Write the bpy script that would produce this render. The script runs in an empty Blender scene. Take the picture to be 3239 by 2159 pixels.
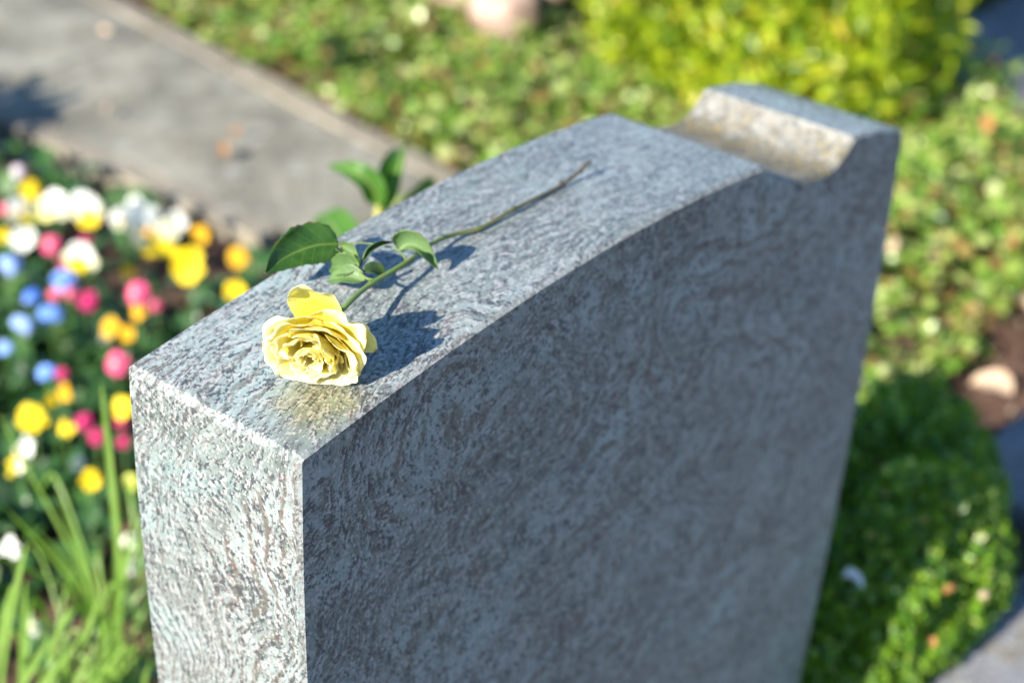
import bpy, bmesh, math, random
import numpy as np
from mathutils import Vector, Matrix, Euler, noise

SC = bpy.context.scene
COL = SC.collection
R = math.radians
PI = math.pi

# ------------------------------------------------------------------ camera, sky, sun, exposure
cam_d = bpy.data.cameras.new('camera')
cam = bpy.data.objects.new('camera', cam_d)
COL.objects.link(cam)
SC.camera = cam
_r = Vector((0.62819978, -0.77711716, 0.03813066))
_u = Vector((0.38282975, 0.35139058, 0.8543805))
_f = Vector((0.67735251, 0.5221241, -0.51824705))
_m = Matrix((_r, _u, -_f)).transposed().to_4x4()
_m.translation = Vector((-0.5848, -0.6095, 0.5969))
cam.matrix_world = _m
cam_d.sensor_width = 36.0
cam_d.lens = 59.43
cam_d.clip_start = 0.02
cam_d.clip_end = 400
cam_d.dof.use_dof = True
cam_d.dof.focus_distance = 1.062
cam_d.dof.aperture_fstop = 3.5
cam_d.dof.aperture_blades = 9

SUN_EL, SUN_ROT = R(29.5), R(-87)            # sun low behind the left end of the stone
to_sun = Vector((math.sin(SUN_ROT) * math.cos(SUN_EL), math.cos(SUN_ROT) * math.cos(SUN_EL), math.sin(SUN_EL)))
world = bpy.data.worlds.new('World')
SC.world = world
world.use_nodes = True
_wn = world.node_tree.nodes
_sky = _wn.new('ShaderNodeTexSky')
_sky.sky_type = 'NISHITA'
_sky.sun_disc = False
_sky.sun_elevation = SUN_EL
_sky.sun_rotation = SUN_ROT
_sky.ozone_density = 7.0
_sky.dust_density = 0.1
_sky.air_density = 1.2
world.node_tree.links.new(_sky.outputs[0], _wn['Background'].inputs[0])
_wn['Background'].inputs[1].default_value = 0.095
sun_d = bpy.data.lights.new('sun', 'SUN')
sun_d.energy = 5.0
sun_d.angle = R(0.53)
sun_d.color = (1.0, 0.93, 0.82)
sun = bpy.data.objects.new('sun', sun_d)
COL.objects.link(sun)
sun.rotation_euler = to_sun.to_track_quat('Z', 'Y').to_euler()
sun.location = (-3, 1, 4)
SC.view_settings.view_transform = 'Standard'
SC.view_settings.look = 'None'
SC.view_settings.exposure = 1.55
SC.view_settings.gamma = 1.0
SC.view_settings.use_curve_mapping = False
SC.cycles.max_bounces = 8
SC.cycles.transparent_max_bounces = 8
SC.cycles.use_denoising = True

GZ = -0.85                                  # ground level; the stone's top left corner is the origin


# ------------------------------------------------------------------ helpers
def tag(o, label=None, cat=None, group=None, kind=None):
    if label: o['label'] = label
    if cat: o['category'] = cat
    if group: o['group'] = group
    if kind: o['kind'] = kind
    return o


def empty(name, loc, label, cat, group=None):
    o = bpy.data.objects.new(name, None)
    COL.objects.link(o)
    o.location = loc
    o.empty_display_size = 0.02
    return tag(o, label, cat, group)


def mk(name, verts, faces, mat=None, parent=None, smooth=True, attr=None, mats=None):
    me = bpy.data.meshes.new(name)
    me.from_pydata([tuple(v) for v in verts], [], faces)
    if mats:
        for m in mats: me.materials.append(m)
    elif mat:
        me.materials.append(mat)
    if smooth:
        me.polygons.foreach_set('use_smooth', [True] * len(me.polygons))
    if attr is not None:
        for k, v in attr.items():
            a = me.attributes.new(k, 'FLOAT', 'POINT')
            a.data.foreach_set('value', np.asarray(v, dtype=np.float32))
    me.update()
    return link(name, me, parent)


def link(name, me, parent=None):
    o = bpy.data.objects.new(name, me)
    COL.objects.link(o)
    if parent: o.parent = parent
    return o


def mk_np(name, V, F, mat, parent=None, smooth=False):
    """big meshes: V (n,3), F (m,k) numpy"""
    me = bpy.data.meshes.new(name)
    n, (m, k) = len(V), F.shape
    me.vertices.add(n)
    me.vertices.foreach_set('co', V.astype(np.float32).ravel())
    me.loops.add(m * k)
    me.loops.foreach_set('vertex_index', F.astype(np.int32).ravel())
    me.polygons.add(m)
    me.polygons.foreach_set('loop_start', np.arange(0, m * k, k, dtype=np.int32))
    me.materials.append(mat)
    me.polygons.foreach_set('use_smooth', [smooth] * m)
    me.update(calc_edges=True)
    me.validate()
    return link(name, me, parent)


class NT:
    def __init__(s, name):
        s.m = bpy.data.materials.new(name)
        s.m.use_nodes = True
        s.t = s.m.node_tree
        s.n = s.t.nodes
        s.b = s.n['Principled BSDF']
        s.out = s.n['Material Output']

    def set(s, sock, v):
        if isinstance(v, bpy.types.NodeSocket): s.t.links.new(v, sock)
        elif v is not None: sock.default_value = v

    def node(s, typ, ins=None, **kw):
        n = s.n.new(typ)
        for k, v in kw.items(): setattr(n, k, v)
        for k, v in (ins or {}).items(): s.set(n.inputs[k], v)
        return n

    def coord(s, which='Object'):
        return s.n.new('ShaderNodeTexCoord').outputs[which]

    def mapping(s, vec, scale=(1, 1, 1), rot=(0, 0, 0), loc=(0, 0, 0)):
        return s.node('ShaderNodeMapping', {'Vector': vec, 'Scale': scale, 'Rotation': rot, 'Location': loc}).outputs[0]

    def noise(s, vec, scale, detail=2, rough=0.5, dist=0.0, out=0):
        return s.node('ShaderNodeTexNoise', {'Vector': vec, 'Scale': scale, 'Detail': detail, 'Roughness': rough, 'Distortion': dist}).outputs[out]

    def voronoi(s, vec, scale, out='Distance'):
        return s.node('ShaderNodeTexVoronoi', {'Vector': vec, 'Scale': scale}).outputs[out]

    def ramp(s, fac, stops, interp='LINEAR'):
        n = s.node('ShaderNodeValToRGB', {'Fac': fac})
        cr = n.color_ramp
        cr.interpolation = interp
        while len(cr.elements) > 1: cr.elements.remove(cr.elements[-1])
        for i, (p, c) in enumerate(stops):
            e = cr.elements[0] if i == 0 else cr.elements.new(p)
            e.position = p
            e.color = (c, c, c, 1) if isinstance(c, (int, float)) else (*c, 1)
        return n.outputs[0]

    def mix(s, fac, a, b, blend='MIX'):
        n = s.n.new('ShaderNodeMix')
        n.data_type = 'RGBA'
        n.blend_type = blend
        for sock, v in ((n.inputs[0], fac), (n.inputs[6], a), (n.inputs[7], b)):
            if isinstance(v, tuple) and len(v) == 3: v = (*v, 1)
            s.set(sock, v)
        return n.outputs[2]

    def math(s, op, a, b=None, c=None, clamp=False):
        n = s.n.new('ShaderNodeMath')
        n.operation = op
        n.use_clamp = clamp
        for i, v in enumerate((a, b, c)): s.set(n.inputs[i], v) if v is not None else None
        return n.outputs[0]

    def vmath(s, op, a, b=None):
        n = s.n.new('ShaderNodeVectorMath')
        n.operation = op
        s.set(n.inputs[0], a)
        if b is not None: s.set(n.inputs[1], b)
        return n.outputs[0]

    def bump(s, h, strength, dist=0.001):
        s.set(s.b.inputs['Normal'], s.node('ShaderNodeBump', {'Height': h, 'Strength': strength, 'Distance': dist}).outputs[0])

    def base(s, c, rough=None, spec=None):
        if isinstance(c, tuple) and len(c) == 3: c = (*c, 1)
        s.set(s.b.inputs['Base Color'], c)
        if rough is not None: s.set(s.b.inputs['Roughness'], rough)
        if spec is not None: s.set(s.b.inputs['Specular IOR Level'], spec)
        return s

    def translucent(s, c, fac):
        """mix in light coming through a thin blade"""
        if isinstance(c, tuple) and len(c) == 3: c = (*c, 1)
        tr = s.node('ShaderNodeBsdfTranslucent', {'Color': c}).outputs[0]
        mx = s.node('ShaderNodeMixShader', {0: fac, 1: s.b.outputs[0], 2: tr}).outputs[0]
        s.t.links.new(mx, s.out.inputs['Surface'])
        return s


def mat_plain(name, c, rough=0.55, var=0.25, scale=60.0, trans=None, tf=0.3, spec=0.4):
    """plain colour with small random tone and grain"""
    m = NT(name)
    obj = m.n.new('ShaderNodeObjectInfo').outputs['Random']
    nz = m.noise(m.coord(), scale, 3)
    k = m.math('ADD', m.math('MULTIPLY', obj, 0.5), m.math('MULTIPLY', nz, 0.5))
    lo = tuple(x * (1 - var) for x in c)
    hi = tuple(min(1, x * (1 + var)) for x in c)
    colr = m.mix(k, lo, hi)
    m.base(colr, rough, spec)
    if trans: m.translucent(trans, tf)
    return m.m


def mat_foliage(name, stops, rough=0.4, tf=0.35, tcol=None, spec=0.5):
    """leaf mass: every leaf (mesh island) takes its own tone from the ramp"""
    m = NT(name)
    rnd = m.n.new('ShaderNodeNewGeometry').outputs['Random Per Island']
    c = m.ramp(rnd, stops)
    nz = m.noise(m.coord(), 9.0, 2)
    c = m.mix(m.math('MULTIPLY', nz, 0.5), c, m.mix(1.0, c, (0.55, 0.6, 0.5), 'MULTIPLY'))
    m.base(c, rough, spec)
    tc = m.mix(1.0, c, tcol or (1.6, 1.7, 0.7), 'MULTIPLY')
    m.translucent(tc, tf)
    return m.m


def tube(pts, radii, n=8, caps=True):
    """tapered tube round a polyline -> verts, faces"""
    pts = [Vector(p) for p in pts]
    V, F = [], []
    prev = None
    for i, p in enumerate(pts):
        t = (pts[min(i + 1, len(pts) - 1)] - pts[max(i - 1, 0)]).normalized()
        if prev is None:
            a = t.cross(Vector((0.3, 0.2, 1))).normalized()
        else:
            a = (prev - t * prev.dot(t)).normalized()
        prev = a
        b = t.cross(a)
        r = radii[i] if hasattr(radii, '__len__') else radii
        for k in range(n):
            an = 2 * PI * k / n
            V.append(p + (a * math.cos(an) + b * math.sin(an)) * r)
    for i in range(len(pts) - 1):
        for k in range(n):
            k2 = (k + 1) % n
            F.append((i * n + k, i * n + k2, (i + 1) * n + k2, (i + 1) * n + k))
    if caps:
        F.append(tuple(range(n - 1, -1, -1)))
        e = (len(pts) - 1) * n
        F.append(tuple(range(e, e + n)))
    return V, F


def smooth_path(pts, sub=6):
    """Catmull-Rom through pts"""
    P = [Vector(p) for p in pts]
    P = [P[0] * 2 - P[1]] + P + [P[-1] * 2 - P[-2]]
    out = []
    for i in range(1, len(P) - 2):
        for k in range(sub):
            t = k / sub
            a, b, c, d = P[i - 1], P[i], P[i + 1], P[i + 2]
            out.append(0.5 * ((2 * b) + (c - a) * t + (2 * a - 5 * b + 4 * c - d) * t * t + (3 * b - a - 3 * c + d) * t ** 3))
    out.append(P[-2])
    return out


def basis(y, z):
    """rotation whose Y axis runs along y and whose Z leans to z"""
    y = Vector(y).normalized()
    x = y.cross(Vector(z)).normalized()
    z = x.cross(y)
    return Matrix((x, y, z)).transposed()


# profile of the stone's top: arch, then a hollow, then a raised shoulder
def arch(x):
    q = x / 0.5331
    return 0.0115 * q + 0.072 * q * (1 - q) - 0.0092 * q * (1 - q) * (1 - 2 * q)


# ------------------------------------------------------------------ granite
def mat_granite(name, hewn=False, worn=False):
    m = NT(name)
    co = m.coord()
    # foliation: thin sheets lying along the slab (normal to y), buckled by folds; the folds draw swirling
    # contours on the broad faces, long flecks on the top and upright streaks on the end
    def fold(sc, seed):
        return m.math('SUBTRACT', m.noise(m.mapping(co, (1, 1, 1), (0, 0, 0), (seed, seed * .7, 1.3)), sc, 2, 0.5), 0.5)
    xyz = m.node('ShaderNodeSeparateXYZ', {0: co}).outputs
    lean = m.math('ADD', m.math('MULTIPLY', xyz[2], 0.10), m.math('MULTIPLY', xyz[0], -0.07))
    yy = m.math('ADD', m.math('ADD', xyz[1], lean), m.math('ADD', m.math('MULTIPLY', fold(4.5, 2.0), 0.17), m.math('MULTIPLY', fold(15, 5.0), 0.022)))
    q = m.node('ShaderNodeCombineXYZ', {0: xyz[0], 1: m.math('MULTIPLY', yy, 3.3), 2: m.math('MULTIPLY', xyz[2], 1.15)}).outputs[0]
    fol = q
    big = m.noise(co, 6, 4, 0.6)
    mid = m.noise(q, 22, 6, 0.72)
    fine = m.noise(q, 92, 4, 0.68)
    spk = m.noise(co, 330, 3, 0.7)
    grain = m.noise(co, 900, 2, 0.6)
    # ground mass: grey with greener and paler areas
    c = m.mix(m.ramp(big, [(0.36, 0.0), (0.64, 1.0)]), (0.132, 0.168, 0.158), (0.192, 0.210, 0.198))
    c = m.mix(m.ramp(m.noise(q, 14, 7, 0.74), [(0.46, 0.0), (0.62, 0.7)]), c, (0.185, 0.225, 0.215))
    c = m.mix(m.ramp(m.math('ADD', m.math('MULTIPLY', mid, 0.75), m.math('MULTIPLY', spk, 0.25)), [(0.49, 0.0), (0.60, 0.80)]), c, (0.046, 0.060, 0.058))
    c = m.mix(m.math('MULTIPLY', m.ramp(m.math('ADD', m.math('MULTIPLY', m.noise(q, 30, 6, 0.74), 0.7), m.math('MULTIPLY', spk, 0.3)), [(0.51, 0.0), (0.59, 1.0)]), 0.6), c, (0.080, 0.062, 0.042))
    wide = m.math('ADD', m.math('MULTIPLY', m.noise(m.mapping(q, (1, 1, 1), (0, 0, 0), (5, 8, 3)), 8, 6, 0.68), 0.8), m.math('MULTIPLY', spk, 0.2))
    c = m.mix(m.ramp(wide, [(0.50, 0.0), (0.60, 0.62)]), c, (0.060, 0.072, 0.066))
    # drawn out veins that follow the folded sheets
    ph = m.math('ADD', m.math('MULTIPLY', yy, 640.0), m.math('MULTIPLY', m.math('ADD', m.noise(co, 38, 4, 0.6), m.math('MULTIPLY', spk, 0.5)), 5.0))
    vs = m.math('SINE', ph)
    vm = m.ramp(m.noise(co, 11, 3, 0.6), [(0.42, 0.0), (0.58, 1.0)])
    vd = m.math('MULTIPLY', m.ramp(vs, [(0.35, 0.0), (0.85, 0.85)]), vm)
    c = m.mix(vd, c, m.mix(m.ramp(m.noise(co, 9, 2), [(0.45, 0.0), (0.55, 1.0)]), (0.044, 0.056, 0.050), (0.072, 0.060, 0.043)))
    vp = m.math('MULTIPLY', m.ramp(vs, [(0.1, 0.65), (0.4, 0.0)]), vm)
    c = m.mix(vp, c, (0.20, 0.235, 0.225))
    # broad lighter and darker drifts running up the slab
    dr = m.node('ShaderNodeCombineXYZ', {0: m.math('ADD', xyz[0], m.math('MULTIPLY', fold(5, 8.0), 0.25)), 1: m.math('MULTIPLY', xyz[1], 1.5), 2: m.math('MULTIPLY', xyz[2], 2.2)}).outputs[0]
    drift = m.noise(m.mapping(dr, (1.0, 1, 1.6), (0, R(-32), 0)), 6.5, 5, 0.6)
    c = m.mix(m.ramp(drift, [(0.34, 0.75), (0.52, 0.0)]), c, m.mix(1.0, c, (0.48, 0.56, 0.50), 'MULTIPLY'))
    c = m.mix(m.ramp(drift, [(0.50, 0.0), (0.66, 0.8)]), c, m.mix(1.0, c, (1.18, 1.40, 1.44), 'MULTIPLY'))
    # dark mineral flecks, gathered along the sheets
    d = m.math('ADD', m.math('MULTIPLY', fine, 0.55), m.math('MULTIPLY', spk, 0.45))
    d = m.math('ADD', d, m.math('MULTIPLY', m.math('SUBTRACT', mid, 0.5), 0.22))
    c = m.mix(m.ramp(d, [(0.512, 0.0), (0.540, 0.96)]), c, (0.016, 0.021, 0.026))
    # pale feldspar
    c = m.mix(m.ramp(m.math('ADD', m.math('MULTIPLY', m.noise(q, 120, 4, 0.66), 0.5), m.math('MULTIPLY', m.noise(co, 340, 3, 0.66), 0.5)), [(0.51, 0.0), (0.57, 0.8)]), c, (0.31, 0.315, 0.305))
    # reddish garnet spots and greenish haze
    red = m.math('MULTIPLY', m.ramp(m.noise(m.mapping(q, (1.3, 1, 1.0), (0, 0, 0), (3, 1, 2)), 120, 3, 0.62), [(0.60, 0.0), (0.65, 1.0)]),
                 m.ramp(m.noise(co, 22, 2), [(0.40, 0.0), (0.55, 1.0)]))
    c = m.mix(m.math('MULTIPLY', red, 0.70), c, (0.095, 0.036, 0.030))
    c = m.mix(m.math('MULTIPLY', grain, 0.14), c, (0.38, 0.39, 0.40))
    # mottled yellowish patch, fading outwards, in front of where the rose lies
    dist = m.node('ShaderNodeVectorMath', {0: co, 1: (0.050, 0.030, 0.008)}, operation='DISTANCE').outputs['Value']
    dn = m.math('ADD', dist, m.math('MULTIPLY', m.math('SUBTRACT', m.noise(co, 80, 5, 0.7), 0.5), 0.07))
    tint = m.ramp(dn, [(0.008, 0.6), (0.038, 0.0)])
    c = m.mix(tint, c, m.mix(1.0, c, (0.95, 0.78, 0.33), 'MULTIPLY'))
    h = m.math('ADD', m.math('MULTIPLY', spk, 0.7), m.math('MULTIPLY', grain, 0.4))
    if hewn:
        pale = m.ramp(m.noise(co, 130, 5, 0.7), [(0.36, 0.0), (0.6, 1.0)])
        c = m.mix(0.72, c, m.mix(pale, (0.11, 0.105, 0.09), (0.34, 0.33, 0.30)))
        lmask = m.math('MULTIPLY', m.ramp(m.noise(co, 26, 4, 0.65), [(0.30, 0.0), (0.52, 1.0)]),
                       m.ramp(m.math('ADD', m.math('MULTIPLY', m.math('ADD', xyz[2], 0.036), 16.0), m.math('MULTIPLY', m.noise(co, 40, 2), 0.35)), [(0.2, 1.0), (0.62, 0.0)]))
        lc = m.ramp(m.noise(co, 150, 5, 0.7), [(0.38, (0.045, 0.042, 0.032)), (0.49, (0.11, 0.10, 0.065)), (0.58, (0.22, 0.165, 0.05)), (0.68, (0.28, 0.165, 0.05))])
        c = m.mix(m.math('MULTIPLY', lmask, 0.85), c, lc)
        h = m.math('ADD', h, m.math('MULTIPLY', m.noise(co, 160, 4, 0.7), 2.0))
        m.base(c, 0.8, 0.25)
        m.bump(h, 0.7, 0.002)
    elif worn:
        c = m.mix(m.ramp(m.noise(co, 210, 4, 0.7), [(0.44, 0.0), (0.64, 0.7)]), c, (0.26, 0.255, 0.245))
        m.base(c, 0.7, 0.3)
        m.bump(h, 0.4, 0.0012)
    else:
        m.base(c, m.ramp(fine, [(0.35, 0.32), (0.65, 0.52)]), 0.5)
        m.bump(h, 0.13, 0.0006)
    return m.m


def build_headstone():
    T = 0.16
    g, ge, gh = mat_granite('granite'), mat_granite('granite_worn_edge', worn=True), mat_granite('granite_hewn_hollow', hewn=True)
    zb = GZ - 0.05
    out = []                                              # outline: (x, z, slot of the strip that follows)
    xl = lambda z: 0.0328 * z + 0.1304 * z * z
    for i in range(46):
        z = zb + (-0.0032 - zb) * i / 45
        out.append((xl(z), z, 0))
    out[-1] = (out[-1][0], out[-1][1], 1)                # broken arris between end and top
    out.append((0.0028, 0.0002, 0))
    n = 170
    for i in range(1, n + 1):
        x = 0.0028 + (0.5331 - 0.0028) * i / n
        out.append((x, arch(x), 0))
    hollow = [(0.5331, 0.0115), (0.5390, 0.0062), (0.5563, -0.0055), (0.5846, -0.0182), (0.6107, -0.0268), (0.6380, -0.0322), (0.6580, -0.0322),
              (0.6740, -0.0255), (0.6840, -0.0185), (0.6905, -0.0133)]
    hp = smooth_path([(a, 0, b) for a, b in hollow], 7)
    out[-1] = (out[-1][0], out[-1][1], 2)
    for p in hp[1:]: out.append((p.x, p.z, 2))
    fx, fz = 0.7916, -0.0397
    out[-1] = (out[-1][0], out[-1][1], 0)
    for i in range(1, 36):
        q = i / 36
        out.append((0.6905 + (fx - 0.6905) * q, -0.0133 + (fz + 0.0133) * q + 0.0035 * math.sin(PI * q), 0))
    out.append((fx - 0.0028, fz + 0.0006, 0))
    out[-1] = (*out[-1][:2], 1)
    for i in range(46):
        dz = -0.003 + (zb - fz + 0.003) * i / 45
        out.append((fx - 0.0409 * dz - 0.1206 * dz * dz, fz + dz, 0))
    N = len(out)
    # inward normals for the chamfers
    P = [Vector((a, b)) for a, b, _ in out]
    nor = []
    for i in range(N):
        t = (P[(i + 1) % N] - P[i - 1]).normalized()
        nor.append(Vector((t.y, -t.x)))                   # right of travel = inside (travel goes clockwise)
    ys = [0.0034 + (T - 0.0068) * k / 47 for k in range(48)]
    V, F, S = [], [], []

    def ring(y, inset, jit):
        for i in range(N):
            q = P[i] + nor[i] * inset
            z = q.y
            x = q.x
            if jit:
                nz = noise.noise(Vector((x * 55, y * 55, z * 55))) * 0.00035
                x += nor[i].x * nz
                z += nor[i].y * nz
                if i in (45, 46):                          # chipped arris
                    k = noise.noise(Vector((y * 130, 3.1, 0))) * 0.0016 + noise.noise(Vector((y * 420, 1.7, 0))) * 0.0009
                    if i == 45: z -= 0.001 + k
                    else: x += 0.001 + k * 1.3
            V.append((x, y, z))
    ring(0.0, 0.0028, False)
    for y in ys: ring(y, 0.0, True)
    ring(T, 0.0028, False)
    rows = len(ys) + 2
    for j in range(rows - 1):
        for i in range(N - 1):
            F.append((j * N + i, (j + 1) * N + i, (j + 1) * N + i + 1, j * N + i + 1))
            edge = j in (0, rows - 2)
            S.append(out[i][2] if (out[i][2] and not (edge and out[i][2] == 2)) else (1 if j == 0 and out[i][2] == 0 else out[i][2]))
    F.append(tuple(range(N)))
    S.append(0)
    F.append(tuple(range((rows - 1) * N + N - 1, (rows - 1) * N - 1, -1)))
    S.append(0)
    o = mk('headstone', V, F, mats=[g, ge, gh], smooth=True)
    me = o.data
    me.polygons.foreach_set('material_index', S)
    bm = bmesh.new()
    bm.from_mesh(me)
    bmesh.ops.recalc_face_normals(bm, faces=bm.faces)
    bm.to_mesh(me)
    bm.free()
    me.set_sharp_from_angle(angle=R(24))
    tag(o, 'thick grey granite headstone with an arched top and a hollow near its raised far end', 'headstone')
    return o


headstone = build_headstone()


# ------------------------------------------------------------------ the rose on the stone
def mat_petal():
    m = NT('rose_petal')
    v = m.node('ShaderNodeAttribute', attribute_name='along').outputs['Fac']
    u = m.node('ShaderNodeAttribute', attribute_name='across').outputs['Fac']
    co = m.coord()
    nz = m.noise(co, 90, 4, 0.6)
    rnd = m.n.new('ShaderNodeObjectInfo').outputs['Random']
    k = m.math('ADD', v, m.math('MULTIPLY', m.math('SUBTRACT', nz, 0.5), 0.35))
    k = m.math('ADD', k, m.math('MULTIPLY', m.math('SUBTRACT', rnd, 0.5), 0.16))
    c = m.ramp(k, [(0.12, (0.90, 0.70, 0.03)), (0.42, (0.92, 0.80, 0.11)), (0.70, (0.93, 0.86, 0.32)), (0.92, (0.94, 0.89, 0.60))])
    # dry brownish nibbled rim
    rim = m.ramp(m.math('MAXIMUM', v, u), [(0.93, 0.0), (0.99, 1.0)])
    dry = m.math('MULTIPLY', rim, m.ramp(m.noise(co, 190, 3, 0.6), [(0.50, 0.0), (0.62, 0.85)]))
    c = m.mix(dry, c, (0.45, 0.27, 0.07))
    vein = m.noise(m.node('ShaderNodeCombineXYZ', {0: m.math('MULTIPLY', u, 30.0), 1: m.math('MULTIPLY', v, 2.0), 2: rnd}).outputs[0], 1.0, 3, 0.6)
    m.base(c, 0.55, 0.3)
    m.bump(m.math('ADD', vein, m.math('MULTIPLY', m.noise(co, 260, 4, 0.65), 1.2)), 0.5, 0.0016)
    m.translucent(m.mix(0.5, c, (0.98, 0.90, 0.18)), 0.5)
    return m.m


ROSE_MAT = mat_petal()
ROSE_AX = Vector((-0.895, -0.475, -0.075)).normalized()
_rx = _r - ROSE_AX * _r.dot(ROSE_AX)
ROSE_X = _rx.normalized()
ROSE_Y = ROSE_AX.cross(ROSE_X)
ROSE_M = Matrix((ROSE_X, ROSE_Y, ROSE_AX)).transposed()
ROSE_C = Vector((0.0715, 0.0515, 0.0310))            # where the petals join


def petal_grid(L, wide, r0, al, th0, ruf, seed, squash=1.0, z0=0.0, tip=0.0, nu=21, nv=18, off=(0, 0)):
    """one petal: arc length s runs up a profile whose slope from the axis goes through the angles al;
       it wraps round the axis with half width wide"""
    rs = random.Random(seed)
    ph = [rs.uniform(0, 6.28) for _ in range(6)]
    qs = [0, 0.35, 0.72, 0.9, 1.0]
    M = 40
    rr, zz = [r0], [z0]
    for i in range(M):
        q = (i + 0.5) / M
        a = np.interp(q, qs, al)
        rr.append(rr[-1] + math.sin(R(a)) * L / M)
        zz.append(zz[-1] + math.cos(R(a)) * L / M)
    V, A, B = [], [], []
    for j in range(nv):
        v = j / (nv - 1)
        for i in range(nu):
            u = -1 + 2 * i / (nu - 1)
            edge = 1 - 0.30 * abs(u) ** 3.2 + tip * math.exp(-(u * 4) ** 2) + 0.035 * math.sin(5 * u + ph[0]) + 0.03 * math.sin(11 * u + ph[1])
            q = min(1.0, v * edge)
            r = float(np.interp(q * M, range(M + 1), rr))
            z = float(np.interp(q * M, range(M + 1), zz))
            hw = wide * (0.30 + 0.70 * math.sin(PI * min(1, 0.10 + 0.52 * v)) ** 0.9)
            th = u * min(2.2, hw / max(r * 0.75 + 0.004, 0.003))
            w = v ** 2.2
            d = ruf * w * (math.sin(3.1 * u + ph[2]) * 0.8 + 0.55 * math.sin(7.3 * u + ph[3] + 2 * v) + 0.18 * math.sin(12 * u + ph[4])
                           + 1.3 * noise.noise(Vector((u * 2.2 + ph[5], v * 2.5, seed * 0.37))))
            d += 0.0016 * v ** 5 * noise.noise(Vector((u * 9 + ph[1], v * 7, seed * 1.3)))
            # side edges roll back
            r2 = r + d * 0.8 - 0.10 * wide * abs(u) ** 3 * v
            z2 = z + d * 0.6 * math.cos(5 * u + ph[1])
            r2 = max(0.0004, r2)
            a = th0 + th
            V.append(Vector((r2 * math.cos(a) + off[0], r2 * math.sin(a) + off[1], z2)))
            A.append(v)
            B.append(abs(u))
    F = []
    for j in range(nv - 1):
        for i in range(nu - 1):
            F.append((j * nu + i, j * nu + i + 1, (j + 1) * nu + i + 1, (j + 1) * nu + i))
    return V, F, A, B


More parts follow.
